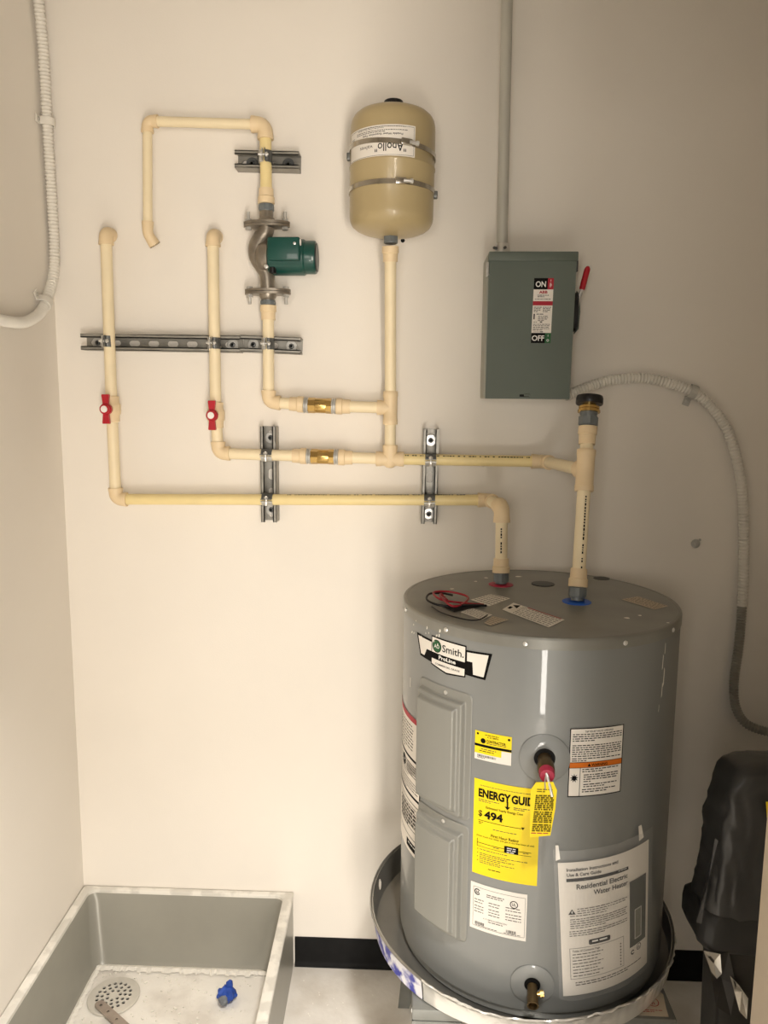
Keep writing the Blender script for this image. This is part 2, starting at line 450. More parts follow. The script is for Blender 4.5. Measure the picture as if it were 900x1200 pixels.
# loose flat bar lying on the strainer
bar = thing('metal_strap', 'short metal strap with holes lying across the sink drain', 'strap', (-.79,-.25,.041))
A = V((-.812,-.232,.0435)); B = V((-.705,-.312,.0435)); t = (B-A).normalized(); s2 = V((-t.y,t.x,0)); Lb = (B-A).length
w_ = .0125
poly = [(0,0-w_)] + [(Lb,-w_)] + [(Lb+.01,-w_*.4),(Lb+.01,w_*.4),(Lb,w_)] + [(w_*-math.sin(a)*1.0, w_*math.cos(a)) for a in [PI*i/8 for i in range(9)]]
fb = ob('bar', MB().prism(poly, A, t, s2, (0,0,1), 0, .0035), 'flat_bar', bar)
ct = MB()
for k in (.006,.04,.08): ct.cyl(A+t*k-V((0,0,.02)), A+t*k+V((0,0,.02)), .0038, n=12)
boolean_cut(fb, ct); 
# crumpled blue plastic wad
rg = thing('crumpled_wrapper', 'crumpled blue plastic wrapper with grey inside in the mop sink', 'trash', (-.485,-.19,.036))
def wad(c, r, sc, seed, n=18, m=12, amp=.35, fq=90):
    mb = MB(); c = V(c); mb.ball((0,0,0), r, n, m, sc)
    vs = []
    for q in mb.v:
        q = V(q); d = q.normalized() if q.length > 0 else V((0,0,1))
        k = 1+amp*(noise.noise(q*fq+V((seed,seed*2,0))) + .5*noise.noise(q*fq*2.3+V((0,seed,3))))
        vs.append(c+V((q.x*k, q.y*k, max(q.z*k, -c.z+.0362) if False else q.z*k)))
    mb.v = [tuple(v) for v in vs]; return mb
ob('blue_sheet', wad((-.483,-.193,.057), .025, (1.0,.9,.85), 3), 'rag_blue', rg, ang=20)
ob('grey_core', wad((-.486,-.217,.057), .011, (1.1,.8,1.2), 8, amp=.3), 'rag_grey', rg, ang=20)
ob('blue_flap', wad((-.476,-.19,.082), .012, (.8,.7,1.2), 12, 12, 9), 'rag_blue', rg, ang=20)

# ================================================================== strut channels
def strut(label, p0, p1, washers, group='steel strut channels on the wall', slots=True, wm='zinc', w=.0413, d=.0413):
    p0 = V((p0[0], -.001, p0[1])); p1 = V((p1[0], -.001, p1[1]))
    a = (p1-p0).normalized(); L = (p1-p0).length; n = V((0,-1,0)); s_ = n.cross(a)
    root = thing('strut_channel', label, 'strut channel', p0, group)
    ch = MB(); t = .0026; h = w/2
    sw, sl, pitch = .0071, .0145, .0508
    # web with slotted openings
    cs = []; k = pitch*.5
    while k < L: cs.append(k); k += pitch
    for sgn in (-1, 1): ch.box(p0+a*L/2+s_*sgn*(h+sw)/2+n*t/2, (L, h-sw, t), (a, s_, n))
    prev = None
    edges = [0.0]
    for c in cs + [None]:
        lft = [(0,-sw),(0,sw)] if prev is None else [(prev+sl-sw+sw*math.cos(q), sw*math.sin(q)) for q in [-PI/2+PI*i/8 for i in range(9)]]
        if c is None or c+sl > L: rt = [(L,sw),(L,-sw)]
        else: rt = [(c-sl+sw+sw*math.cos(q), sw*math.sin(q)) for q in [PI/2+PI*i/8 for i in range(9)]]
        ch.prism(lft+rt, p0, a, s_, n, 0, t)
        if c is None or c+sl > L: break
        prev = c
    for sgn in (-1, 1):
        ch.box(p0+a*L/2+s_*sgn*(h-t/2)+n*d/2, (L, t, d), (a, s_, n))
        ch.box(p0+a*L/2+s_*sgn*(h-.0048)+n*(d-t/2), (L, .0096, t), (a, s_, n))
        ch.box(p0+a*L/2+s_*sgn*(h-.0096+t/2)+n*(d-.0042), (L, t, .0084), (a, s_, n))
    ob('channel', ch, 'strut_steel', root, smooth=False)
    for k, m in washers:
        c = p0+a*k+n*t
        wz = ob('washer', MB().lathe(c, n, [(.0150,0),(.0150,.0018),(.0140,.0026),(.0055,.0026)], 24), m, root)
        ob('bolt', MB().lathe(c+n*.002, n, [(.0070,0),(.0070,.0010),(.0056,.0040),(.0034,.0046)], 20).cyl(c+n*.002, c+n*.0066, .0034, n=6), 'zinc_dark', wz)
    return root
strut('long slotted steel strut channel crossing behind both red-handled pipes', (-.8644,1.7755), (-.4508,1.7715), [(.030,'zinc'),(.387,'zinc')])
strut('short steel strut channel at the right end of the long one, below the pump', (-.4495,1.7735), (-.295,1.7680), [(.026,'zinc'),(.126,'zinc')])
strut('short steel strut channel behind the pipe above the green pump', (-.4554,2.2211), (-.296,2.2170), [(.036,'zinc_dark'),(.128,'zinc_dark')])
strut('upright steel strut channel left of the lower brass check valve', (-.381,1.5618), (-.3815,1.3112), [(.030,'zinc'),(.222,'zinc')])
strut('upright steel strut channel with bright washers, nearest the disconnect switch', (.0423,1.5591), (.0395,1.3126), [(.030,'zinc_bright'),(.225,'zinc_bright')])

# ---- two-piece pipe clamps
def clamp(label, c, axis, side):
    """c pipe centre, axis along the pipe, side = across the pipe"""
    c = V(c); ax = V(axis).normalized(); sd = V(side).normalized(); n = V((0,-1,0))
    root = thing('pipe_clamp', label, 'pipe clamp', c, 'strut clamps holding the pipes')
    for sg in (-1, 1):
        h = MB(); r0, r1, w = .0147, .0166, .014
        pts = []
        for i in range(11):
            q = -.30*PI + (.5+.30-.055)*PI*i/10
            pts.append((math.cos(q), math.sin(q)))
        inn = [(sg*p_[0]*r0, p_[1]*r0) for p_ in pts]; out = [(sg*p_[0]*r1, p_[1]*r1) for p_ in pts]
        ear_o = [(sg*(.0022+.0019), r1+.013), (sg*.0022, r1+.013)]
        foot = [(sg*.0125,-.024),(sg*.0144,-.024)]
        poly = inn + [ear_o[1], ear_o[0]] + out[::-1]
        h.prism(poly, c, sd, n, ax, -w, w)
        h.prism([(sg*.0090,-.0118),(sg*.0107,-.0126),(sg*.0107,-.021),(sg*.0090,-.021)], c, sd, n, ax, -w, w)
        ob('half_strap', h, 'zinc_dark' if sg > 0 else 'zinc', root, smooth=False)
    e = c+n*.0235
    bt = MB().cyl(e-sd*.014, e+sd*.011, .0028, n=10).cyl(e+sd*.0042, e+sd*.0088, .0058, hexa=True).cyl(e-sd*.0088, e-sd*.0042, .0056, n=12)
    ob('clamp_bolt', bt, 'zinc_bright', root)
    return root
YP = -.0565
UPZ = (0,0,1); RX = (1,0,0)
clamp('steel clamp on the leftmost red-handled pipe', (-.7866,YP,1.7745), UPZ, RX)
clamp('steel clamp on the second red-handled pipe', (-.5131,YP,1.7715), UPZ, RX)
clamp('steel clamp on the pipe just below the green pump', (-.3752,YP,1.7705), UPZ, RX)
clamp('steel clamp on the pipe above the green pump', (-.3750,YP,2.2195), UPZ, RX)
clamp('steel clamp holding the upper level pipe on the left upright channel', (-.381,YP,1.4888), RX, UPZ)
clamp('steel clamp holding the lower level pipe on the left upright channel', (-.381,YP,1.3742), RX, UPZ)
clamp('steel clamp holding the upper level pipe on the right upright channel', (.0412,YP,1.4815), RX, UPZ)
clamp('steel clamp holding the lower level pipe on the right upright channel', (.0400,YP,1.3765), RX, UPZ)

# ================================================================== cream plastic pipework
PR = .0143; FR = .0182
def pipe(root, a, b, m='cpvc', r=PR):
    return ob('pipe', MB().cyl(a, b, r, n=24), m, root, ang=50)
def elbow(root, c, d1, d2, leg=.030, R=.017, m='cpvc_fitting', r=FR):
    c = V(c); d1 = V(d1).normalized(); d2 = V(d2).normalized()
    a = arc(c, d1, d2, R); pts = [c+d1*leg] + [c+d1*(leg*.86)] + a + [c+d2*(leg*.86)] + [c+d2*leg]
    n = len(pts); rad = [r+.0006, r+.0006] + [r-.0008]*(n-4) + [r+.0006, r+.0006]
    return ob('elbow', MB().sweep(pts, rad, 22), m, root, ang=50)
def tee(root, c, run, br, leg=.036, bleg=.030, m='cpvc_fitting', r=FR):
    c = V(c); run = V(run).normalized(); br = V(br).normalized()
    mb = MB().lathe(c, run, [(r,-leg),(r+.0008,-leg+.001),(r+.0008,-leg+.012),(r-.0004,-leg+.015),(r-.0004,leg-.015),(r+.0008,leg-.012),(r+.0008,leg-.001),(r,leg)], 24)
    mb.lathe(c, br, [(r-.0004,0),(r-.0004,bleg-.014),(r+.0008,bleg-.011),(r+.0008,bleg)], 24)
    return ob('tee', mb, m, root, ang=40)
def adapter(root, a, d, L=.040, r=.0205, m='cpvc_fitting'):
    """stepped socket adapter whose wide end starts at a and narrows along d"""
    return ob('adapter', MB().lathe(a, d, [(r-.001,0),(r,.0008),(r,L*.42),(r-.0022,L*.48),(r-.0028,L)], 24), m, root, ang=40)
def nut(root, a, d, L, r, m='fitting_grey', name='union_nut'):
    mb = MB().cyl(a, V(a)+V(d).normalized()*L, r, n=6)
    mb.lathe(a, d, [(r*.86,-.003),(r*.9,-.0015),(r*.9,L+.0015),(r*.86,L+.003)], 20)
    return ob(name, mb, m, root, ang=25)
def print_line(parent, a, b, r, around, m='ink', seed=1, gap=.0):
    """line of maker's print along a pipe: word-like marks at polar angle 'around' seen from the front"""
    a = V(a); b = V(b); t = (b-a).normalized(); n = V((0,-1,0)); n = (n-t*n.dot(t)).normalized(); s2 = t.cross(n)
    R3 = random.Random(seed); L = (b-a).length; k = .004; mb = MB()
    while k < L-.006:
        w = R3.uniform(.002,.007); an = around
        def P(u, v): 
            an2 = an+v/r; return a+t*u+(n*math.cos(an2)+s2*math.sin(an2))*(r+.0003)
        mb.add([P(k,-.0016),P(min(k+w,L-.004),-.0016),P(min(k+w,L-.004),.0016),P(k,.0016)], [(0,1,2,3)])
        k += w+R3.choice((.0015,.002,.0022,.009))
    ob('pipe_print', mb, m, parent, smooth=False, fix=False)['kind'] = 'stuff'
def ball_valve(label, c, d):
    c = V(c); d = V(d).normalized(); n = V((0,-1,0)); s2 = V((1,0,0))
    root = thing('ball_valve', label, 'valve', c, 'red-handled ball valves')
    L = .033
    ob('valve_body', MB().lathe(c, d, [(.0178,-L),(.0192,-L+.001),(.0192,-L+.017),(.0222,-L+.021),(.0228,-.006),(.0228,.006),(.0222,L-.021),(.0192,L-.017),(.0192,L-.001),(.0178,L)], 24).cyl(c, c+n*.030, .0125, n=20), 'cpvc_fitting', root, ang=40)
    hb = MB().lathe(c+n*.030, n, [(.0145,0),(.0150,.002),(.0150,.010),(.0135,.0125)], 24)
    q = c+n*.036
    poly = [(-.0085,.037),(.0085,.037),(.0095,.034),(.0055,0),(.0095,-.034),(.0085,-.037),(-.0085,-.037),(-.0095,-.034),(-.0055,0),(-.0095,.034)]
    hb.prism(poly, q, s2, d, n, -.004, .0045)
    h = ob('handle', hb, 'valve_red', root, ang=30)
    ob('handle_hub', MB().lathe(c+n*.0425, n, [(.0125,-.001),(.0125,.006),(.0110,.0075)], 20), 'valve_red', h)
    ob('handle_cap', MB().lathe(c+n*.050, n, [(.0085,-.001),(.0085,.001),(.006,.0018)], 20), 'cap_white', h)
    return root
def check_valve(label, c, d):
    c = V(c); d = V(d).normalized()
    root = thing('check_valve', label, 'valve', c, 'brass check valves')
    ob('brass_body', MB().cyl(c-d*.030, c-d*.012, .0195, n=8).cyl(c+d*.016, c+d*.030, .0195, n=8).lathe(c, d, [(.0182,-.013),(.0188,-.011),(.0188,.015),(.0182,.017)], 24), 'brass', root, ang=25)
    for sg in (-1, 1):
        q = c+d*sg*.030
        ob('steel_ring', MB().lathe(q, d*sg, [(.0175,-.001),(.0198,.0005),(.0198,.0035),(.0170,.0045),(.0170,.0065),(.0198,.0075),(.0198,.0105),(.0175,.0115)], 20), 'zinc', root, ang=30)
    return root
CVL = .0415    # half length of check valve

# ---- hot line: wall elbow, down, along the wall, forward and down to the red port
hot = thing('hot_water_pipe', 'cream plastic pipe run from leftmost wall elbow to the red port of the heater', 'pipe', (-.783,YP,1.367), 'cream plastic pipe runs')
A0 = V((-.7812,YP,2.0415)); A1 = V((-.7842,YP,1.6040)); A2 = V((-.7828,YP,1.3690)); A3 = V((.1960,YP,1.3795)); A4 = V((.2069,-.226,1.3835)); A5 = V((.2078,-.2465,1.204))
dn = lambda a, b: (V(b)-V(a)).normalized()
elbow(hot, A0, (0,1,0), (0,0,-1), leg=.0285)
pipe(hot, A0+dn(A0,A1)*.018, A1-dn(A0,A1)*.020)
pipe(hot, A1+dn(A1,A2)*.020, A2-dn(A1,A2)*.018)
elbow(hot, A2, (0,0,1), (1,0,0))
pp = pipe(hot, A2+dn(A2,A3)*.018, A3-dn(A2,A3)*.018, 'cpvc_yellow')
print_line(pp, A2+V((.45,0,.0045)), A3-V((.06,0,0)), PR, -1.2, 'ink_soft', 4)
elbow(hot, A3, dn(A3,A2), dn(A3,A4), leg=.032)
pipe(hot, A3+dn(A3,A4)*.018, A4-dn(A3,A4)*.018)
elbow(hot, A4, dn(A4,A3), dn(A4,A5), leg=.036, R=.022, r=.0195)
pp = pipe(hot, A4+dn(A4,A5)*.018, A5-dn(A4,A5)*.050)
print_line(pp, A4+dn(A4,A5)*.045, A5-dn(A4,A5)*.062, PR, .15, 'ink', 9)
adapter(hot, A5-dn(A4,A5)*.026, -dn(A4,A5), L=.034)
nut(hot, A5-dn(A4,A5)*.023, dn(A4,A5), .016, .0195)
ob('nipple', MB().cyl(A5-dn(A4,A5)*.01, A5, .013), 'fitting_grey', hot)
ball_valve('red-handled ball valve on the leftmost cream pipe', A1, dn(A1,A0))

# ---- cold line
cold = thing('cold_water_pipe', 'cream plastic pipe run branching to the tan tank and the blue port of the heater', 'pipe', (-.063,YP,1.482), 'cream plastic pipe runs')
B0 = V((-.5102,YP,2.0372)); B1 = V((-.5127,YP,1.5905)); B2 = V((-.5083,YP,1.4925)); Bc = V((-.2373,YP,1.4865)); B3 = V((-.0633,YP,1.4825)); B4 = V((.3320,YP,1.4802)); B5 = V((.3695,-.333,1.4815))
BB = V((.3552,-.395,1.204)); BT = V((.3825,-.305,1.603))
rd = dn(BB,BT); B5 = BB+rd*((1.4815-1.204)/rd.z)
elbow(cold, B0, (0,1,0), (0,0,-1), leg=.0285)
pipe(cold, B0+dn(B0,B1)*.018, B1-dn(B0,B1)*.020)
pipe(cold, B1+dn(B1,B2)*.020, B2-dn(B1,B2)*.018)
elbow(cold, B2, (0,0,1), (1,0,0))
d_ = dn(B2,Bc)
pipe(cold, B2+d_*.018, Bc-d_*(CVL+.022))
adapter(cold, Bc-d_*CVL, -d_, L=.036)
d_ = dn(Bc,B3)
adapter(cold, Bc+d_*CVL, d_, L=.036)
pipe(cold, Bc+d_*(CVL+.022), B3-d_*.022)
tee(cold, B3, (1,0,0), (0,0,1), leg=.036, bleg=.036)
ob('tee_end', MB().lathe(B3, (0,0,-1), [(.0186,-.03),(.0186,.008),(.0160,.016),(.0090,.022),(.0005,.0235)], 24), 'cpvc_fitting', cold, ang=50)
pp = pipe(cold, B3+V((.02,0,0)), B4-dn(B3,B4)*.018, 'cpvc_yellow')
print_line(pp, B3+V((.035,0,0)), B4-V((.035,0,0)), PR, -.80, 'ink', 3)
elbow(cold, B4, dn(B4,B3), dn(B4,B5), leg=.034)
pipe(cold, B4+dn(B4,B5)*.018, B5-dn(B4,B5)*.022)
tee(cold, B5, rd, dn(B5,B4), leg=.046, bleg=.034, r=.0198)
pp = pipe(cold, BB+rd*.054, B5-rd*.026)
print_line(pp, BB+rd*.066, B5-rd*.052, PR, .15, 'ink', 11)
adapter(cold, BB+rd*.030, rd, L=.040)
nut(cold, BB+rd*.010, rd, .016, .0200)
ob('nipple', MB().cyl(BB, BB+rd*.010, .0135), 'fitting_grey', cold)
pipe(cold, B5+rd*.026, BT-rd*.054)
adapter(cold, BT-rd*.027, -rd, L=.040)
ball_valve('red-handled ball valve on the second cream pipe from the left', B1, dn(B1,B0))
check_valve('brass check valve on the level pipe, the lower of two', Bc, (1,0,-.01))
# up to the expansion tank
T1 = V((-.0634,YP,1.6127)); TB = V((-.0655,-.105,2.013))
pipe(cold, B3+V((0,0,.02)), T1-V((0,0,.022)))
td = V((-.06,-.0,1)).normalized()
tu = dn(T1,TB)
tee(cold, T1, (0,0,1), (-1,0,.02), leg=.042, bleg=.034)
pipe(cold, T1+V((0,0,.024)), TB-tu*.034)
adapter(cold, TB-tu*.013, -tu, L=.036)
# ---- recirculation branch below the pump
rec = thing('recirculation_pipe', 'short cream pipe branch from the pump bottom to the upper brass valve', 'pipe', (-.375,YP,1.625), 'cream plastic pipe runs')
C0 = V((-.3737,YP,1.882)); C1 = V((-.3752,YP,1.6245)); Cc = V((-.2435,YP,1.6168))
adapter(rec, V((-.3735,YP,1.866)), (0,0,-1), L=.036)
pipe(rec, V((-.3736,YP,1.848)), C1+V((0,0,.018)))
elbow(rec, C1, (0,0,1), (1,0,-.05))
d_ = dn(C1,Cc)
pipe(rec, C1+d_*.018, Cc-d_*(CVL+.022))
adapter(rec, Cc-d_*CVL, -d_, L=.036)
d_ = dn(Cc,T1)
adapter(rec, Cc+d_*CVL, d_, L=.036)
pipe(rec, Cc+d_*(CVL+.022), T1-d_*.024)
check_valve('brass check valve on the short branch, the upper of two', Cc, (1,0,-.03))
# ---- recirculation return above the pump
ret = thing('return_pipe', 'cream pipe loop rising from the pump and turning down at top left', 'pipe', (-.375,YP,2.10), 'cream plastic pipe runs')
D0 = V((-.3749,YP,2.2950)); D1 = V((-.6660,YP,2.3050)); D2 = V((-.6765,-.050,2.0480))
adapter(ret, V((-.3749,YP,2.1100)), (0,0,1), L=.036)
pp = pipe(ret, V((-.3749,YP,2.128)), D0-V((0,0,.018)), 'cpvc_yellow')
elbow(ret, D0, (0,0,-1), (-1,0,.03), leg=.034, R=.020, r=.0192)
pipe(ret, D0+dn(D0,D1)*.018, D1-dn(D0,D1)*.016, r=.0118)
elbow(ret, D1, dn(D1,D0), dn(D1,D2), leg=.026, r=.0150, R=.014)
pipe(ret, D1+dn(D1,D2)*.015, D2-dn(D1,D2)*.010, r=.0115)
ed = V((.42,.36,-.75)).normalized()
elbow(ret, D2-dn(D1,D2)*(-.008), dn(D2,D1), ed, leg=.030, R=.030, r=.0140)
q = D2+dn(D1,D2)*.008+ed*.030
ob('open_end', MB().lathe(q, ed, [(.0146,-.002),(.0146,.0008),(.0125,.0010),(.0120,-.001),(.0005,-.0012)], 22), 'brass_dark', ret, ang=30)

# ================================================================== circulator pump
pump = thing('circulator_pump', 'green circulator pump with bolted oval flanges on the wall pipes', 'pump', (-.374,YP,1.98))
def flange(c, up):
    c = V(c); u = V((0,0,up))
    pl = MB(); poly = []
    for i in range(28):
        a = 2*PI*i/28; ca, sa = math.cos(a), math.sin(a)
        rx = .058*abs(ca)**.75*(1 if ca > 0 else -1); ry = (.028-.012*abs(ca)**2)*sa if abs(ca) < .9 else .0165*sa
        poly.append((rx, ry))
    f1 = MB().prism(poly, c, (1,0,0), (0,1,0), u, .0005, .0065)
    f2 = MB().prism(poly, c, (1,0,0), (0,1,0), u, -.0065, -.0005)
    f1.lathe(c, u, [(.0225,.006),(.021,.012),(.0185,.016)], 22)
    a = ob('pipe_flange', f1, 'cast_iron', pump, ang=40); b_ = ob('pump_flange', f2, 'cast_iron', pump, ang=40)
    for sx in (-1, 1):
        q = c+V((sx*.046,0,0))
        bm_ = MB().cyl(q-u*.013, q-u*.006, .0082, hexa=True).cyl(q-u*.01, q+u*.030, .0042, n=10).cyl(q+u*.006, q+u*.0135, .0084, hexa=True).lathe(q, u, [(.009,.0062),(.009,.0074)], 16)
        ob('flange_bolt', bm_, 'zinc', a)
flange((-.3745,YP,2.0610), 1); flange((-.3740,YP,1.8985), -1)
nut(pump, (-.3749,YP,2.075), (0,0,1), .018, .0185, 'cast_iron')
nut(pump, (-.3749,YP,2.095), (0,0,1), .011, .0205, 'fitting_grey')
nut(pump, (-.3738,YP,1.8855), (0,0,-1), .006, .0185, 'cast_iron')
nut(pump, (-.3737,YP,1.8755), (0,0,-1), .007, .0205, 'fitting_grey')
vp = catmull([(-.3745,YP,2.0545),(-.3780,YP,2.0420),(-.3900,YP,2.0270),(-.3985,YP,2.0050),(-.3970,YP,1.9820),(-.3860,YP,1.9620),(-.3765,YP,1.9430),(-.3742,YP,1.9200),(-.3740,YP,1.9045)], .006)
N = len(vp)
vr = [.0195+.0035*math.sin(PI*min(1,i/(N-1)*1.25))**2 if i/(N-1) < .8 else .0195-.001*((i/(N-1)-.8)/.2) for i in range(N)]
ob('volute', MB().sweep(vp, vr, 20).lathe((-.4035,YP,1.982), (1,0,0), [(.012,0),(.026,.004),(.036,.012),(.039,.022),(.039,.034),(.036,.036)], 28), 'cast_iron', pump, ang=50)
mo = ob('motor', MB().lathe((-.3675,YP,1.982), (1,0,0), [(.0425,0),(.0435,.002),(.0435,.003),(.0435,.085),(.0435,.086),(.0415,.089),(.0400,.0895),(.0400,.112),(.0385,.116),(.034,.117)], 36), 'pump_green', pump, ang=35)
ob('motor_end', MB().lathe((-.3675,YP,1.982), (1,0,0), [(.0345,.1165),(.0345,.119),(.030,.1195)], 28), 'plastic_black', mo)
tb = ob('terminal_box', MB().bevbox((-.325,YP-.033,1.994), (.080,.038,.056), .005, 3), 'pump_green', pump, ang=30)
ob('cover_screw', MB().lathe((-.2975,YP-.052,2.006), (0,-1,0), [(.0036,0),(.0036,.0012),(.002,.002)], 14), 'zinc_bright', tb)
ob('cord_knockout', MB().lathe((-.2852,YP-.044,2.010), (1,0,0), [(.008,0),(.008,.002),(.006,.003)], 18), 'cap_white', tb)
ob('conduit_boss', MB().lathe((-.356,YP-.026,1.944), (0,0,-1), [(.009,-.01),(.009,.004),(.006,.005)], 16), 'plastic_black', mo)
for z in (1.953,): ob('motor_screw', MB().lathe((-.369,YP-.041,z), (0,-1,0), [(.005,-.004),(.005,.003),(.003,.004)], 14), 'zinc', pump)

# ================================================================== expansion tank
TX, TY, TR = -.0630, -.1055, .1015
TBt = V((TX-.0012,TY,2.0215)); TTp = V((TX+.0022,TY,2.317))
tdv = (TTp-TBt).normalized(); H = (TTp-TBt).length
tank = thing('expansion_tank', 'tan steel expansion tank strapped upright to the wall', 'tank', TBt)
pr = [(.0165,0),(.019,.0005),(.045,.0030),(.068,.0080),(.084,.0145),(.0935,.0220),(.0985,.0310),(.1002,.0400),(.1005,.050),(.1005,.146),(.1022,.148),(.1022,.152),(.1005,.154),(.1005,.236),(.0997,.2460),(.0975,.2550),(.0925,.2640),(.0830,.2720),(.068,.2780),(.046,.2815),(.024,.282)]
k = (H-.005)/.287
ob('shell', MB().lathe(TBt, tdv, [(r, h*k) for r, h in pr], 56), 'tank_tan', tank, ang=60)
ob('air_cap', MB().lathe(TBt+tdv*(H-.006), tdv, [(.024,-.004),(.024,.012),(.022,.017),(.014,.020)], 28), 'plastic_black', tank)
nut(tank, TBt-tdv*.0125, tdv, .0125, .0185, 'fitting_grey')
def tankpt(th, z, h, R_=.1005):
    c = TBt+tdv*((z-TBt.z)/tdv.z)
    return c + V((math.sin(th), -math.cos(th), 0))*(R_+h)
def band(zf, tilt, roll):
    """zf height at the front; strap ring slightly slanted"""
    mb = MB(); n = 64; w = .0055; vs = []
    for i in range(n):
        th = 2*PI*i/n
        zc = zf - tilt*(1-math.cos(th)) + roll*math.sin(th)
        for dz, h in ((-w,.0006),(w,.0006),(w,.0022),(-w,.0022)): vs.append(tankpt(th, zc+dz, h, .1012))
    fs = []
    for i in range(n):
        j = (i+1)%n
        for q in range(4): fs.append((4*i+q, 4*i+(q+1)%4, 4*j+(q+1)%4, 4*j+q))
    mb.add(vs, fs); return mb
for zf, tl, rl_, thb, nm in ((2.2085,.0005,-.0085,.33,'upper'),(2.1220,.0005,-.001,.22,'lower')):
    bd = ob('hose_clamp_band', band(zf, tl, rl_), 'stainless', tank, ang=40)
    zc = zf+rl_*math.sin(thb)
    e1 = tankpt(thb,zc,.006); tg = V((math.cos(thb), math.sin(thb), rl_*math.cos(thb)/.1)).normalized(); nn = V((math.sin(thb),-math.cos(thb),0)); zz = tg.cross(nn)*-1
    ob('screw_housing', MB().bevbox(e1, (.026,.009,.014), .002, 2, (tg, nn, zz)), 'stainless', bd, ang=30)
    ob('clamp_screw', MB().cyl(e1+tg*.006+nn*.003, e1+tg*.026+nn*.003, .0042, n=12).cyl(e1+tg*.022+nn*.003, e1+tg*.028+nn*.003, .0058, hexa=True), 'zinc_bright', bd, ang=30)
    th2 = thb+.42
    for q in range(9):
        t2 = thb+.30+q*.052; z2 = zf+rl_*math.sin(t2)
        pass
for thb, z in ((-1.62,2.206),(1.60,2.118)):
    ob('band_bracket', MB().bevbox(tankpt(thb,z,.004), (.010,.018,.016), .002), 'zinc_dark', tank, ang=30)
# label, printed upside down
ths, the = math.radians(-72), math.radians(32)
def tl(u, v, h): return tankpt(ths+u/.1005, 2.1755+v, h)
Lw = .1005*(the-ths); Lh = .0680
sh = Sheet(tl, .006)
sh.rect(0,0,Lw,Lh,'paper',.0006)
sh.frame_(.003,.003,Lw-.003,Lh-.003,.0007,'ink_soft',.0009)
sh.text('"Apollo"', Lw-.022, .0285, .0250, 'ink', .0010, .006, width=.072, flip=True)
sh.text('valves', .083, .0265, .012, 'ink_soft', .0010, 0, width=.036, flip=True)
sh.text('Potable Water Expansion Tank', Lw-.030, .0500, .0058, 'ink', .0010, .014, width=.098, flip=True)
sh.words(.035,.0575,Lw-.018,2,.0034,'ink_soft',.0010,seed=2); sh.words(.04,.0645,Lw-.024,2,.0026,'ink_soft',.0010,seed=3); sh.words(.012,.0510,.026,3,.003,'ink_soft',.0010,seed=5)
sh.build('tank_label', 'paper', tank, 'white printed label stuck on upside down')
tag(ob('wall_hole', MB().lathe((-.0375,-.0006,2.0342), (0,-1,0), [(.0048,-.0005),(.0052,.0006),(.003,.0009)], 16), 'dark_hole'), 'small dark screw in the wall below the tan tank', 'screw')

# ================================================================== vacuum relief valve on the cold riser
vb = thing('relief_valve', 'black mushroom-capped relief valve on brass fitting atop the cold riser', 'valve', BT)
ob('grey_union', MB().cyl(BT-rd*.024, BT-rd*.006, .0215, n=8).lathe(BT, rd, [(.0175,-.027),(.0175,-.0005),(.0190,.0),(.0190,.004)], 24), 'fitting_grey', vb, ang=25)
ob('brass_neck', MB().lathe(BT, rd, [(.0185,.004),(.0245,.0045),(.0245,.009),(.0200,.0095),(.0200,.012),(.0225,.0125),(.0225,.017),(.0150,.018),(.0150,.026)], 28), 'brass', vb, ang=30)
ob('black_cap', MB().lathe(BT, rd, [(.026,.0225),(.0285,.0225),(.0295,.024),(.0295,.036),(.0280,.0405),(.020,.0415),(.0,.0415)], 36), 'plastic_black', vb, ang=40)

# ================================================================== disconnect switch
ds = thing('disconnect_switch', 'grey metal safety disconnect switch with ON and OFF label and red lever', 'switch', (.273,-.003,1.638))
bx0, bx1, bz0, bz1 = .168, .3790, 1.6390, 1.9800
ob('enclosure', MB().bevbox(((bx0+bx1)/2,-.0535,(bz0+bz1)/2), (bx1-bx0,.104,bz1-bz0), .003), 'box_side', ds, ang=30)
cx0, cx1 = .1715, .3775
def quad_prism(mb, pts, y0, y1):
    mb.prism(pts, (0,0,0), (1,0,0), (0,0,1), (0,1,0), y0, y1)
cv = MB(); quad_prism(cv, [(cx0,1.6375),(.3755,1.6375),(.3795,1.9640),(cx0+.0005,1.9640)], -.1060, -.1205)
dr_ = ob('cover', cv, 'box_grey', ds, smooth=False)
ob('rain_hood', MB().bevbox((.2763,-.1105,1.9735), (.2115,.030,.0215), .002), 'box_grey', ds, ang=30)
ob('hood_knockout', MB().bevbox((.262,-.085,1.9835), (.075,.05,.007), .002), 'box_grey', ds, ang=30)
ob('hinge', MB().bevbox((.1685,-.1125,1.9440), (.006,.014,.034), .0015).cyl((.1690,-.121,1.9290), (.1690,-.121,1.9330), .004, n=12), 'zinc', ds)
ob('hinge', MB().bevbox((.3815,-.1125,1.9520), (.004,.014,.026), .001), 'heater_dark', ds)
lt = ob('latch', MB().bevbox((.272,-.1215,1.6470), (.0150,.004,.0065), .0015), 'box_grey', dr_)
ob('latch_slot', MB().bevbox((.2655,-.1212,1.6455), (.0230,.0012,.0055), .0005), 'dark_hole', dr_)
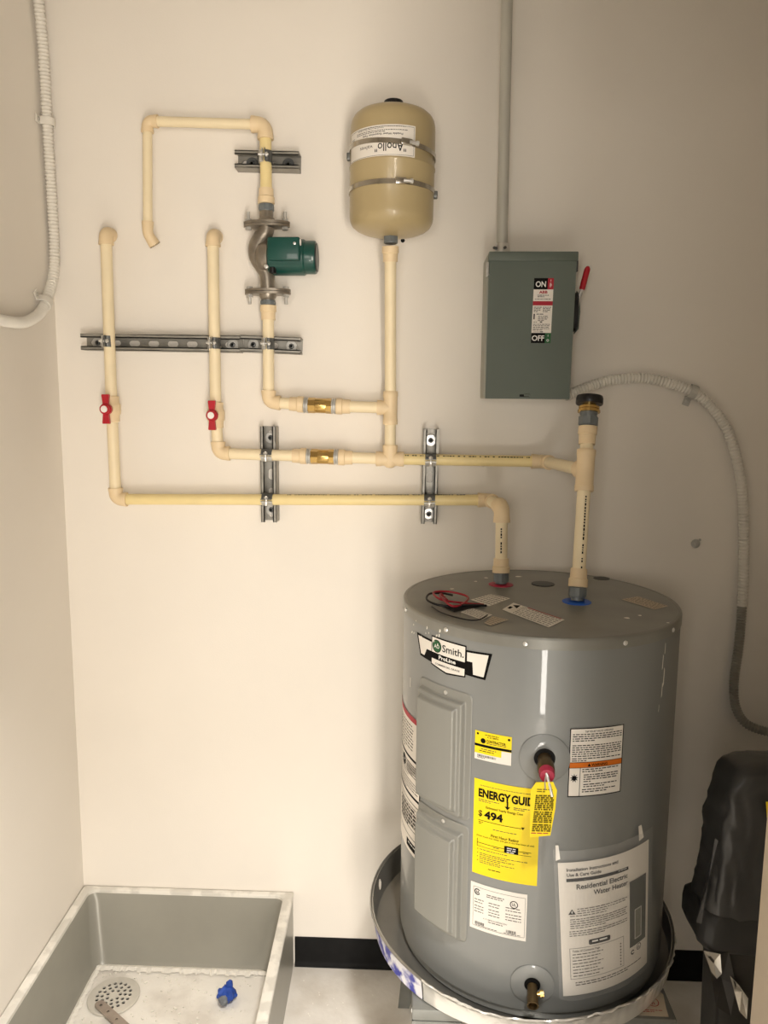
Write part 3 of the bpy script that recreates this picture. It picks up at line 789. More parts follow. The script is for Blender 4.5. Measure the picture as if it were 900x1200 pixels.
# side operating lever
hx = .3835
sp = MB(); poly = []
for i in range(15):
    a = -PI/2+PI*i/14; poly.append((.020*math.cos(a)*1.0, .046*math.sin(a)))
ob('lever_plate', MB().prism([(-.020,-.046)]+[(q[0],q[1]) for q in poly]+[(-.020,.046)], (hx,-.088,1.848), (0,-1,0), (0,0,1), (1,0,0), -.003, .003), 'plastic_black', ds)
ob('lever_guard', MB().prism([(0,-.052),(.010,-.040),(.0125,.0),(.010,.040),(.002,.050),(0,.040)], (hx+.003,-.090,1.848), (1,0,0), (0,0,1), (0,-1,0), -.006, .0), 'box_grey', ds)
ob('lever_guard', MB().prism([(0,-.050),(.006,-.036),(.006,.036),(0,.048)], (hx+.0028,-.098,1.848), (1,0,0), (0,0,1), (0,-1,0), -.004, .004), 'plastic_black', ds)
lv = ob('lever_arm', MB().sweep(catmull([(hx+.004,-.094,1.850),(hx+.008,-.096,1.875),(hx+.014,-.098,1.896),(hx+.0165,-.098,1.904)], .006), .0048, 10), 'zinc', ds)
gp = catmull([(.3990,-.098,1.900),(.4030,-.098,1.918),(.4075,-.098,1.938),(.4115,-.098,1.955)], .004)
gr = [.0062 if i == 0 else (.0072 if i < len(gp)-2 else (.0062 if i == len(gp)-2 else .003)) for i in range(len(gp))]
ob('red_grip', MB().sweep(gp, gr, 14), 'valve_red', lv, ang=60)
# label
def dl(u, v, h):
    return V((.2772+u+.018*v, -.1207-h, 1.7712+v))
W, Hh = .0470, .1520
sh = Sheet(dl, .05)
sh.rect(0,0,W,Hh,'paper',.0)
sh.rect(0,.1260,.0330,Hh,'ink',.0003); sh.rect(.0330,.1260,W,Hh,'ink_red',.0003)
sh.text('ON', .0165, .1318, .0185, 'ink_white', .0006, .02, width=.0245, align='c')
sh.text('I', .0400, .1440, .007, 'ink_white', .0006, .02, align='c'); sh.words(.0375,.1405,.0425,4,.0026,'ink_white',.0006,hh=.5)
sh.text('ABB', .0235, .1165, .0088, 'ink_red', .0004, .03, width=.020, align='c')
sh.words(.010,.1130,.037,2,.0036,'ink',.0004,seed=1); sh.words(.004,.1040,.043,1,.003,'ink',.0004,seed=8,last=1)
sh.rect(0,.0885,W,.0985,'ink_red',.0003)
sh.words(.003,.0850,.0215,4,.0034,'ink',.0004,seed=21); sh.words(.0245,.0850,.0440,4,.0034,'ink',.0004,seed=22)
sh.words(.010,.0690,.0420,1,.004,'ink',.0004,seed=23); sh.words(.014,.0640,.0380,4,.0034,'ink_soft',.0004,seed=24)
sh.rect(.003,.0560,.0060,.0690,'ink',.0004); sh.rect(.019,.0485,.0245,.0510,'ink',.0004)
sh.words(.003,.0500,.0180,1,.003,'ink_soft',.0004,seed=33); sh.words(.003,.0450,.0430,5,.0034,'ink_soft',.0004,seed=25); sh.words(.005,.0270,.0400,1,.002,'ink_soft',.0004,seed=26); sh.rect(.021,.0255,.0275,.0275,'ink',.0004)
sh.rect(0,0,.0330,.0240,'ink',.0003); sh.rect(.0330,0,W,.0240,'ink_green',.0003)
sh.text('OFF', .0165, .0055, .0180, 'ink_white', .0006, .02, width=.0295, align='c')
sh.text('I', .0400, .0150, .007, 'ink_white', .0006, .02, align='c'); sh.ring(.0400,.0065,.0018,.0030,'ink_white',.0006,12)
sh.build('switch_label', 'paper', ds, 'black, white and red label reading ON and OFF')

# ================================================================== conduits
emt = thing('electrical_conduit', 'painted rigid conduit rising from the top of the disconnect switch', 'conduit', (.2085,-.055,1.985))
ob('tube', MB().cyl((.2085,-.050,2.010), (.2030,-.050,2.752), .0135, n=24), 'conduit_paint', emt, ang=60)
cn = ob('connector', MB().lathe((.2085,-.050,1.9845), (0,0,1), [(.019,0),(.019,.004),(.0165,.005),(.0165,.030),(.0155,.032)], 24), 'zinc_bright', emt, ang=30)
for sx in (-1, .3):
    ob('set_screw', MB().cyl((.2085+sx*.012,-.055-.008*(1-abs(sx)),2.004), (.2085+sx*.021,-.066-.006*(1-abs(sx)),2.004), .0036, n=10), 'zinc_dark', cn)
def flex(mb, pts, r, amp, rib):
    ps = catmull(pts, rib/3); rad = []
    for i in range(len(ps)): rad.append(r + amp*(1 if i % 3 == 0 else (0 if i % 3 == 1 else -.3)))
    mb.sweep(ps, rad, 14); return mb
fr = thing('flexible_conduit', 'corrugated flexible conduit curving down from the disconnect switch', 'conduit', (.38,-.045,1.652))
Y1 = -.0150
pts = [(.385,-.052,1.6480),(.4180,-.040,1.6620),(.4700,-.024,1.6800),(.5073,Y1-.004,1.6885),(.5824,Y1,1.6933),(.6475,Y1,1.6808),(.7067,Y1,1.6598),(.7586,Y1,1.6192),(.8013,Y1,1.5611),(.8303,Y1,1.4848),(.8488,Y1,1.4077),(.8603,Y1,1.3072),(.8676,Y1,1.2052),(.8709,Y1,1.1000)]
ob('painted_length', flex(MB(), pts, .0118, .0022, .0085), 'conduit_white', fr, ang=60)
pts2 = [(.8709,Y1,1.1030),(.8712,Y1,1.045),(.8700,Y1,.985),(.8640,Y1-.002,.8902),(.8690,Y1-.01,.8285),(.8930,-.03,.7857),(.9355,-.04,.7674),(.9950,-.05,.7640),(1.10,-.06,.765)]
ob('bare_length', flex(MB(), pts2, .0108, .0020, .0075), 'strut_steel', fr, ang=60)
ob('box_connector', MB().lathe((.3795,-.052,1.6475), (1,0,.15), [(.013,-.001),(.013,.006),(.0105,.007),(.0105,.010)], 20), 'zinc', fr)
def one_hole_strap(label, c, t, n, side, r, m, group='conduit straps'):
    """c conduit centre on wall, t along conduit, n off the wall, side where the screw tab lies"""
    c = V(c); t = V(t).normalized(); n = V(n).normalized(); s_ = t.cross(n).normalized()*side
    root = thing('conduit_strap', label, 'strap', c-n*r, group)
    r0 = r+.0004; r1 = r+.0040
    a0, a1 = -.12*PI, 1.0*PI
    inn = [(r0*math.cos(a0+(a1-a0)*i/14), r0*math.sin(a0+(a1-a0)*i/14)) for i in range(15)]
    out = [(q[0]/r0*r1, q[1]/r0*r1) for q in inn]
    ob('hook', MB().prism(out+inn[::-1], c, s_*-1, n, t, -.009, .009), m, root, ang=40)
    q = c+s_*(r1+.008)-n*(r-.0020)
    ob('tab', MB().bevbox(q, (.022,.018,.0030), .0010, 1, (s_, t, n)).box(c+s_*(r+.0022)-n*(r*.5), (.0036,.018,r), (s_, t, n)), m, root, ang=30)
    ob('screw', MB().lathe(q+n*.0015, n, [(.005,0),(.005,.0014),(.003,.0026)], 14), 'zinc', root)
    return root
one_hole_strap('painted one-hole strap on the curving right-hand conduit', (.7067,Y1,1.6598), (.06,0,-.022), (0,-1,0), 1, .0140, 'conduit_grey')
fl_ = thing('flexible_conduit', 'white painted flexible conduit hanging down the left wall corner', 'conduit', (-.925,-.03,1.81))
XL = lambda y: -.947 - SK*y + .0165
lp = [(0.044,2.76),(0.044,2.66),(.0434,2.5887),(.032,2.4991),(.0285,2.4032),(.0285,2.281),(.0255,2.2009),(.0225,2.098),(.0225,2.015),(.034,1.9484),(.0700,1.8899),(.1229,1.8394),(.2018,1.8086),(.2799,1.8005),(.3672,1.8039),(.46,1.825),(.55,1.86)]
ob('corrugated_tube', flex(MB(), [(XL(-a), -a, z) for a, z in lp], .0112, .0022, .0088), 'conduit_white', fl_, ang=60)
one_hole_strap('upper painted strap on the left corner conduit', (XL(-.0262), -.0262, 2.314), (0,0,-1), (1,0,0), 1, .0138, 'conduit_white')
one_hole_strap('lower painted strap at the bend of the left corner conduit', (XL(-.095), -.095, 1.8655), (0,-.06,-.055), (1,0,0), 1, .0138, 'conduit_white')
# painted-over anchor stub on the wall
an = MB().lathe((.7446,-.0005,1.2637), (0,-1,0), [(.012,0),(.010,.002),(.006,.003),(.0055,.008),(.003,.010)], 16)
an.cyl((.7446,-.004,1.266), (.752,-.013,1.277), .003, n=8)
tag(ob('wall_anchor', an, 'conduit_grey'), 'painted-over anchor stub in the wall above the wrapped bundle', 'anchor')

# ================================================================== water heater
HX, HY, HR, HB, HT = .2756, -.369, .295, .4250, 1.202
heater = thing('water_heater', 'squat grey electric water heater standing in a drain pan', 'water heater', (HX,HY,HB))
HO = V((HX,HY,0)); FR_ = V((0,-1,0))
def hp(th, z, h=0.0): return V((HX+(HR+h)*math.sin(th), HY-(HR+h)*math.cos(th), z))
def hn(th): return V((math.sin(th), -math.cos(th), 0))
def ht(th): return V((math.cos(th), math.sin(th), 0))
dg = math.radians
ob('jacket', MB().lathe(HO, (0,0,1), [(.2935,.442),(HR,.444),(HR,.446),(HR,.448),(HR,1.177),(HR,1.179),(HR,1.181),(.2945,1.182)], 128, xref=FR_, cap1=False), 'heater_grey', heater, ang=40)
ob('base_ring', MB().lathe(HO, (0,0,1), [(.286,HB),(.290,HB+.001),(.290,.443)], 96), 'heater_grey', heater, ang=40)
ob('lid', MB().lathe(HO, (0,0,1), [(.2955,1.1785),(.2972,1.1790),(.2972,1.1798),(.2972,1.1965),(.2972,1.1975),(.2955,1.2008),(.2925,1.2020),(.2890,1.2022),(.2870,1.2012),(.10,1.2018),(.001,1.2018)], 128, xref=FR_), 'heater_lid', heater, ang=25)
for k in (-77,-45,-13.2,23.4,52,80):
    ob('lid_screw', MB().lathe(hp(dg(k),1.1885,.002), hn(dg(k)), [(.0048,0),(.0048,.0012),(.0035,.0026),(.0012,.0030)], 14), 'zinc_bright', heater)
# access panels as pressed sheet metal
def access(th0, th1, z0, z1):
    W = HR*(th1-th0); H_ = z1-z0
    def f(u, v):
        a = u*W; b = v*H_; r = .012
        dx = min(a, W-a); dy = min(b, H_-b); d = min(dx, dy)
        if dx < r and dy < r: d = r-math.hypot(r-dx, r-dy)
        def st(d, a0, a1): return max(0, min(1, (d-a0)/(a1-a0)))
        h = .0004+.0016*st(d,-.001,.0015)
        if d < 0: h = -.002
        dl_ = min(a-.006, W-.014-a, b-.006, H_-.018-b) if True else d
        h += .0110*st(dl_,0,.004)+.0105*st(dl_,.012,.0165)
        return hp(th0+a/HR, z0+b, h)
    return MB().grid(f, 90, 130)
for z0, z1 in ((.8125,1.0725),(.5510,.8020)):
    pn = ob('access_panel', access(dg(-60.5), dg(-32.4), z0, z1), 'heater_panel', heater, ang=80)
    th = dg(-44.5); ob('panel_screw', MB().lathe(hp(th, z1-.0105, .002), hn(th), [(.0042,0),(.0042,.0015),(.002,.0028)], 12), 'zinc_bright', pn)

def hsheet(th0, z0, lean=0.0, top=0.0):
    return Sheet(lambda u, v, h: hp(th0+(u+lean*(top-v))/HR, z0+v, h), .008)
e0 = .0008; e1 = .0011; e2 = .0014; e3 = .0017
# maker's badge
bs = hsheet(dg(-44.5), 0); ZB = 0
B_ = lambda pts, m, h: bs.poly(pts, m, h)
B_([(-.1010,1.1585),(-.040,1.1570),(-.040,1.1115),(-.0845,1.1145)], 'ink', e0); B_([(.040,1.1580),(.1000,1.1605),(.0875,1.1070),(.040,1.1095)], 'ink', e0)
B_([(-.0935,1.1545),(-.0560,1.1535),(-.0600,1.1345),(-.0680,1.1190),(-.0810,1.1195)], 'paper_gloss', e1)
B_([(-.0560,1.1535),(-.0440,1.1530),(-.0440,1.1345),(-.0600,1.1345)], 'paper_gloss', e1)
B_([(.0480,1.1545),(.0930,1.1565),(.0840,1.1120),(.0620,1.1130),(.0600,1.1370)], 'paper_gloss', e1); B_([(.0480,1.1545),(.0600,1.1545),(.0600,1.1370),(.0480,1.1370)], 'paper_gloss', e1)
B_([(-.0445,1.1675),(.0465,1.1665),(.0455,1.1035),(-.0005,1.0985),(-.0450,1.1080)], 'ink', e1)
B_([(-.0420,1.1650),(.0440,1.1640),(.0437,1.1335),(-.0422,1.1345)], 'paper_gloss', e2)
B_([(-.0425,1.1215),(.0435,1.1200),(.0430,1.1060),(-.0005,1.1020),(-.0427,1.1105)], 'paper_gloss', e2)
bs.ring(-.0275,1.1490,0,.0125,'ink_green',e3,24); bs.ring(-.0275,1.1490,.0118,.0130,'ink',e3+.0002,24)
bs.text('AO', -.0275, 1.1450, .0105, 'ink_white', e3+.0003, .02, width=.015, align='c')
bs.text('Smith.', -.0120, 1.1420, .0200, 'ink', e3, .012, width=.0530)
bs.text('ProLine', .0005, 1.1245, .0105, 'ink_white', e3, .03, width=.044, align='c')
bs.text('COMMERCIAL GRADE', .0005, 1.1110, .0052, 'ink', e3, .015, width=.064, align='c')
bs.build('maker_badge', 'ink', heater, 'black and white winged maker badge', {'ink_white':'lettering'})
# contractor label
th0 = dg(-31.0); W = HR*(dg(-16.9)-th0); Hh = .0570; sh = hsheet(th0, .9475)
sh.rect(0,0,W,Hh,'label_yellow',e0); sh.rect(0,0,W,.0125,'paper_gloss',e1); sh.rect(W*.74,.0125,W,.0255,'paper_gloss',e1)
sh.rect(0,.0265,W,.0315,'ink',e1)
sh.text('A. O. SMITH', W*.5, .0465, .0042, 'ink', e1, .02, align='c'); sh.words(W*.28,.0525,W*.66,1,.003,'ink',e1,last=1)
sh.text('CONTRACTOR', W*.33, .0375, .0072, 'ink', e1, .03, width=W*.52); sh.words(W*.33,.0360,W*.86,1,.003,'ink_soft',e1,last=1)
sh.ring(W*.235,.0390,0,.0052,'ink',e1,14); sh.ring(W*.08,.0515,0,.0024,'ink',e1,10); sh.ring(W*.93,.0505,0,.0026,'ink',e1,10)
sh.words(W*.18,.0230,W*.60,1,.0032,'ink_soft',e1,last=1); sh.words(W*.13,.0190,W*.54,1,.0036,'ink',e1,last=1)
sh.bars(W*.08,.0060,W*.60,.0105,'ink_soft',e2); sh.words(W*.08,.0050,W*.3,1,.003,'ink_soft',e2,last=1)
sh.build('contractor_label', 'label_yellow', heater, 'small yellow contractor sticker')
# energy guide
th0 = dg(-30.8); W = HR*(dg(-6.0)-th0); Hh = .1965; sh = hsheet(th0, .7110)
sh.rect(0,0,W,Hh,'label_yellow',e0)
sh.words(W*.10,Hh*.945,W*.92,1,.0026,'ink_soft',e1,last=1)
sh.text('ENERGY', W*.075, Hh*.825, .0225, 'ink', e1, .045, width=W*.50); sh.text('GUIDE', W*.585, Hh*.825, .0225, 'ink', e1, .045, width=W*.40)
sh.poly([(W*.515,Hh*.83),(W*.540,Hh*.83),(W*.540,Hh*.775),(W*.515,Hh*.775)], 'ink', e1); sh.poly([(W*.485,Hh*.778),(W*.570,Hh*.778),(W*.5275,Hh*.745)], 'ink', e1)
sh.words(W*.08,Hh*.80,W*.40,2,.0034,'ink_soft',e1,seed=4); sh.words(W*.62,Hh*.785,W*.90,2,.0034,'ink_soft',e1,seed=5)
sh.text('Estimated Yearly Energy Cost', W*.48, Hh*.715, .0066, 'ink', e1, .016, width=W*.56, align='c')
sh.text('$', W*.080, Hh*.622, .0165, 'ink', e1, .018); sh.text('494', W*.175, Hh*.610, .0215, 'ink', e1, .040, width=W*.29)
sh.rect(W*.08,Hh*.575,W*.78,Hh*.580,'ink',e1); sh.poly([(W*.74,Hh*.592),(W*.79,Hh*.592),(W*.765,Hh*.565)],'ink',e1); sh.words(W*.09,Hh*.562,W*.16,2,.003,'ink',e1)
sh.words(W*.32,Hh*.515,W*.68,1,.003,'ink_soft',e1,last=1)
sh.text('First Hour Rating', W*.50, Hh*.430, .0080, 'ink', e1, .018, width=W*.42, align='c')
sh.text('(How much hot water you get in the first hour of use)', W*.50, Hh*.405, .0048, 'ink', e1, .006, width=W*.88, align='c')
sh.rect(W*.07,Hh*.335,W*.90,Hh*.340,'ink',e1); sh.rect(W*.07,Hh*.300,W*.90,Hh*.3035,'ink',e1); sh.rect(W*.07,Hh*.300,W*.078,Hh*.380,'ink',e1)
sh.rect(W*.50,Hh*.300,W*.71,Hh*.372,'ink',e2); sh.words(W*.54,Hh*.358,W*.67,3,.0042,'ink_white',e3,last=.9,seed=3)
sh.words(W*.33,Hh*.328,W*.42,1,.003,'ink_soft',e1,last=1); sh.words(W*.78,Hh*.328,W*.86,1,.003,'ink_soft',e1,last=1)
for k, n in ((.275,1),(.235,2),(.195,2),(.155,2)):
    sh.ring(W*.085,Hh*k-.001,0,.0010,'ink',e1,8); sh.words(W*.12,Hh*k,W*(.86-.2*(k<.2)),n,.0036,'ink_soft',e1,seed=int(k*100),hh=.34)
sh.words(W*.26,Hh*.085,W*.46,1,.0036,'ink',e1,last=1)
sh.build('energy_label', 'label_yellow', heater, 'yellow energy label reading $ 494')
# rating plate
th0 = dg(-31.2); W = HR*(dg(-9.3)-th0); Hh = .0985; sh = hsheet(th0, .5925)
sh.rect(0,0,W,Hh,'paper_gloss',e0); sh.frame_(.006,.007,W-.003,Hh-.008,.0006,'ink_soft',e1)
sh.ring(W*.13,Hh*.815,.0045,.0066,'ink',e1,20,.6,2*PI-.6); sh.text('SA', W*.135, Hh*.79, .0065, 'ink', e1, .03, align='c')
sh.ring(W*.78,Hh*.74,.0062,.0078,'ink',e1,24); sh.text('UL', W*.78, Hh*.715, .0080, 'ink', e1, .02, width=.0075, align='c')
sh.words(W*.30,Hh*.82,W*.62,2,.0040,'ink_soft',e1,seed=6,last=.9)
for k, a in enumerate((.66,.60,.52,.46,.40)): 
    for u0, u1 in ((.08,.27),(.34,.56),(.64,.94)): sh.words(W*u0,Hh*a,W*u1,1,.0036,'ink_soft',e1,seed=k*9+int(u0*10),last=.9)
sh.text('A. O. SMITH CORPORATION', W*.46, Hh*.27, .0040, 'ink_soft', e1, .006, width=W*.42, align='c'); sh.words(W*.34,Hh*.245,W*.60,1,.0036,'ink_soft',e1,last=1)
sh.bars(W*.10,Hh*.115,W*.27,Hh*.175,'ink',e1,1); sh.bars(W*.66,Hh*.115,W*.83,Hh*.175,'ink',e1,2); sh.words(W*.10,Hh*.105,W*.50,1,.003,'ink_soft',e1,last=1); sh.words(W*.62,Hh*.105,W*.92,1,.003,'ink_soft',e1,last=1)
sh.build('rating_plate', 'paper_gloss', heater, 'white rating plate with certification marks and barcodes')
# relief warning label
th0 = dg(3.7); W = HR*(dg(24.9)-th0); Hh = .1355; sh = hsheet(th0, .8945)
sh.rect(0,0,W,Hh,'paper',e0); sh.frame_(0,0,W,Hh,.0018,'ink',e1)
sh.text('T&P RELIEF VALVE OPENING', W*.52, Hh*.935, .0050, 'ink', e1, .012, width=W*.52, align='c')
sh.words(W*.05,Hh*.915,W*.96,4,.0042,'ink',e1,seed=1,last=.45); sh.words(W*.05,Hh*.755,W*.96,6,.0042,'ink',e1,seed=2,last=.75); sh.words(W*.05,Hh*.565,W*.96,2,.0042,'ink',e1,seed=3,last=.28)
sh.rect(.0018,Hh*.425,W-.0018,Hh*.505,'ink_orange',e1); sh.rect(.0018,Hh*.422,W-.0018,Hh*.428,'ink',e2); sh.rect(.0018,Hh*.502,W-.0018,Hh*.508,'ink',e2)
sh.poly([(W*.33,Hh*.440),(W*.39,Hh*.440),(W*.36,Hh*.488)],'ink',e2); sh.text('WARNING', W*.40, Hh*.440, .0078, 'ink', e2, .025, width=W*.30)
sh.rect(W*.20,.0018,W*.21,Hh*.425,'ink',e1)
cx_, cy_ = W*.105, Hh*.275
for i in range(9):
    a = 2*PI*i/9+.2; sh.poly([(cx_+.0034*math.cos(a-.5),cy_+.0034*math.sin(a-.5)),(cx_+.0082*math.cos(a),cy_+.0092*math.sin(a)),(cx_+.0034*math.cos(a+.5),cy_+.0034*math.sin(a+.5))],'ink',e1)
sh.ring(cx_,cy_,0,.0042,'ink',e1,12)
sh.words(W*.24,Hh*.405,W*.92,2,.0044,'ink',e1,seed=4,last=.6); sh.words(W*.27,Hh*.325,W*.92,4,.0044,'ink',e1,seed=5,last=.2); sh.words(W*.27,Hh*.185,W*.92,2,.0044,'ink',e1,seed=6,last=.6); sh.words(W*.25,Hh*.110,W*.90,2,.0044,'ink',e1,seed=7,last=.7)
sh.build('warning_label', 'paper', heater, 'white relief valve label with orange WARNING bar')
# instruction label on the left side
th0 = dg(-93); W = HR*(dg(-59.3)-th0); Hh = .3100; sh = hsheet(th0, .6590)
sh.rect(0,0,W,Hh,'paper',e0); sh.rect(0,Hh*.962,W,Hh,'ink_red',e1); sh.rect(W-.004,Hh*.42,W,Hh*.962,'ink',e1)
for z in (.685,.418): sh.rect(0,Hh*z,W,Hh*(z+.018),'ink',e1)
sh.rect(0,Hh*.375,W,Hh*.380,'ink',e1); sh.rect(0,Hh*.115,W*.97,Hh*.120,'ink',e1)
sh.words(W*.05,Hh*.93,W*.80,9,.0075,'ink',e1,seed=1,hh=.3); sh.words(W*.25,Hh*.655,W*.92,6,.0060,'ink_soft',e1,seed=2,hh=.35); sh.ring(W*.46,Hh*.625,.004,.013,'ink',e1,20); sh.words(W*.60,Hh*.650,W*.94,6,.004,'ink_soft',e1,seed=8)
sh.words(W*.05,Hh*.53,W*.94,5,.0060,'ink_soft',e1,seed=3,hh=.35)
for q in range(7): sh.rect(W*.30,Hh*(.345-q*.028),W*.90,Hh*(.350-q*.028),'ink_soft',e1)
sh.words(W*.32,Hh*.335,W*.90,6,.0085,'ink_soft',e1,seed=4,hh=.5)
sh.rect(W*.62,Hh*.028,W*.96,Hh*.085,'ink',e1); sh.words(W*.68,Hh*.07,W*.90,1,.006,'ink_white',e2,last=1)
sh.build('instruction_label', 'paper', heater, 'white instruction label with red top band')

# literature pouch: folded manual behind wrinkled clear film
lean = .0765; th0 = dg(1.1); W = .2070; Hh = .2800; zb = .4835
def pq(u, v, h): 
    return hp(th0+(u+lean*(Hh-v))/HR, zb+v+.010*(u/W), h+.0045+.002*math.sin(u/W*PI))
sh = Sheet(pq, .008)
sh.rect(0,0,W,Hh,'paper',0)
sh.text('Installation Instructions and', W*.075, Hh*.935, .0092, 'ink', .0005, .022, width=W*.505)
sh.text('Use & Care Guide', W*.075, Hh*.898, .0092, 'ink', .0005, .022, width=W*.325)
sh.rect(W*.07,Hh*.858,W*.70,Hh*.882,'ink',.0005); sh.words(W*.58,Hh*.876,W*.68,1,.003,'ink_white',.0009,last=1)
sh.text('Residential Electric', W*.690, Hh*.800, .0145, 'ink', .0005, .018, width=W*.53, align='r')
sh.text('Water Heater', W*.690, Hh*.745, .0145, 'ink', .0005, .018, width=W*.37, align='r')
sh.poly([(W*.075,Hh*.615),(W*.145,Hh*.615),(W*.11,Hh*.655)],'ink',.0005); sh.rect(W*.106,Hh*.625,W*.114,Hh*.642,'ink_white',.0009)
for u0, v0, n in ((.16,.655,3),(.09,.605,1),(.09,.580,5),(.08,.490,3)): sh.words(W*u0,Hh*v0,W*.68,n,.0046,'ink_soft',.0005,seed=int(v0*100),hh=.36)
sh.poly([(W*.27,Hh*.372),(W*.47,Hh*.372),(W*.48,Hh*.38),(W*.48,Hh*.405),(W*.47,Hh*.412),(W*.27,Hh*.412),(W*.26,Hh*.405),(W*.26,Hh*.38)],'ink',.0005); sh.words(W*.29,Hh*.402,W*.46,1,.008,'ink_white',.0009,last=1)
sh.frame_(W*.075,Hh*.125,W*.635,Hh*.360,.0008,'ink_soft',.0005)
sh.text('Table of Contents Page', W*.10, Hh*.330, .0062, 'ink', .0005, .015, width=W*.27)
for q in range(8): sh.words(W*.10,Hh*(.315-q*.0235),W*(.40-.03*(q%3)),1,.0044,'ink_soft',.0005,seed=q,last=1); sh.rect(W*.59,Hh*(.305-q*.0235),W*.605,Hh*(.315-q*.0235),'ink_soft',.0005)
sh.words(W*.12,Hh*.100,W*.88,2,.0050,'ink_soft',.0005,seed=40,last=.75)
sh.rect(W*.715,Hh*.235,W*.955,Hh*.755,'photo_dark',.0005); sh.rect(W*.78,Hh*.285,W*.88,Hh*.520,'photo_light',.0008); sh.frame_(W*.78,Hh*.285,W*.88,Hh*.520,.0015,'paper',.0010)
sh.ring(W*.755,Hh*.190,.0028,.0052,'ink',.0005,16,.5,2*PI-.5); sh.ring(W*.845,Hh*.205,.0058,.0072,'ink',.0005,22); sh.text('UL', W*.845, Hh*.192, .008, 'ink', .0005, .02, width=.007, align='c')
man = sh.build('manual', 'paper', heater, 'folded white installation manual in a clear pouch')
fR = random.Random(2)
def filmf(u, v):
    U = -.007+u*(W+.030); Vv = -.008+v*(Hh+.034)
    nse = noise.noise(V((U*30, Vv*9, 1.7)))*.0028 + noise.noise(V((U*70, Vv*40, 4.0)))*.0010
    if u > .72: nse += noise.noise(V((U*60, Vv*14, 9)))*.0030
    edge = min(u, 1-u)*14; k_ = min(1, edge)
    base = pq(U, Vv, 0)
    d = hn(math.atan2(base.x-HX, -(base.y-HY)))
    return base + d*(.0035*k_ - .0030*(1-k_) + .6*nse*k_)
ob('clear_pouch', MB().grid(filmf, 70, 60), 'clear_film', heater, ang=80, fix=False, label='wrinkled clear plastic pouch')
# tape tabs holding the pouch
for u_, v_, a_ in ((-.004,Hh+.006,.008),(W*.83,Hh+.012,.012)):
    mbt = MB(); q0 = pq(u_, v_, .003); q1 = pq(u_+a_, v_+.004, .004); q2 = pq(u_+a_*.8, v_+.030, .0005); q3 = pq(u_+.001, v_+.030, .0005)
    mbt.add([q0,q1,q2,q3], [(0,1,2,3)]); ob('tape_tab', mbt, 'paper_gloss', heater, smooth=False, fix=False)

# relief valve through a round cover
th = dg(-5.0); z = .9700
rc = ob('valve_cover', MB().lathe(hp(th,z,-.0012), hn(th), [(.0470,.0006),(.0470,.0022),(.0455,.0030),(.0200,.0034),(.0190,.0020)], 48), 'heater_grey', heater, ang=30)
ob('foam_ring', MB().lathe(hp(th,z,.001), hn(th), [(.0195,.0008),(.0190,.0024),(.0010,.0012)], 28), 'foam_black', rc)
tp = thing('pressure_relief_valve', 'brass pressure relief valve with pink collar on the heater front', 'valve', hp(th,z,.002))
n_ = hn(th); q = hp(th,z-.001,.003)
tilt = (n_+V((0,0,-.06))).normalized()
ob('valve_stem', MB().lathe(q, tilt, [(.0135,0),(.0135,.018),(.0150,.020),(.0155,.040),(.0140,.044)], 24), 'brass_dark', tp, ang=30)
ob('collar', MB().lathe(q, tilt, [(.0120,.043),(.0140,.044),(.0142,.055),(.0125,.060),(.0060,.0605)], 24), 'pink_plastic', tp, ang=30)
le = q+tilt*.058
ob('test_lever', MB().sweep([le+V((-.002,0,.006)), le+n_*.006+V((0,0,.001)), le+n_*.011+V((.004,0,-.012)), le+n_*.013+V((.009,0,-.032))], [.0026,.003,.0028,.0026], 10), 'zinc_bright', tp, ang=50)
# yellow tag hanging from the valve
tgp = [(.2155,.8546),(.2520,.8592),(.2590,.9100),(.2607,.9450),(.2535,.9600),(.2235,.9585),(.2140,.9440)]
wt = thing('warning_tag', 'yellow warning tag hanging from the pressure relief valve', 'tag', (.237,-.7335,.957))
tgb = MB().prism([(a, b) for a, b in tgp], (0,0,0), (1,0,0), (0,.02,1), (0,1,0), -.7545, -.7538)
ob('tag_card', tgb, 'label_yellow', wt, smooth=False)
ts = Sheet(lambda u, v, h: V((.2168+u+.075*v, -.7546-h+.02*(.8566+v), .8566+v)), .05)
ts.words(.002,.0900,.030,2,.0040,'ink_olive',.0005,seed=3); ts.words(.001,.0790,.034,8,.0037,'ink_olive',.0005,seed=4,hh=.78,last=1); ts.words(.001,.0480,.034,6,.0037,'ink_olive',.0005,seed=5,hh=.78,last=1); ts.words(.001,.0240,.034,4,.0037,'ink_olive',.0005,seed=6,hh=.78,last=1); ts.words(.0,.0075,.033,1,.004,'ink_red',.0005,seed=6,last=1)
for m_, qq in ts.L.items(): ob('tag_print', qq, m_, wt, smooth=False, fix=False)['kind'] = 'stuff'
ob('tag_string', MB().sweep([(.2365,-.7540,.9555),(.2375,-.7430,.963),(.2400,-.7330,.9680)], .0010, 6), 'zinc', wt)
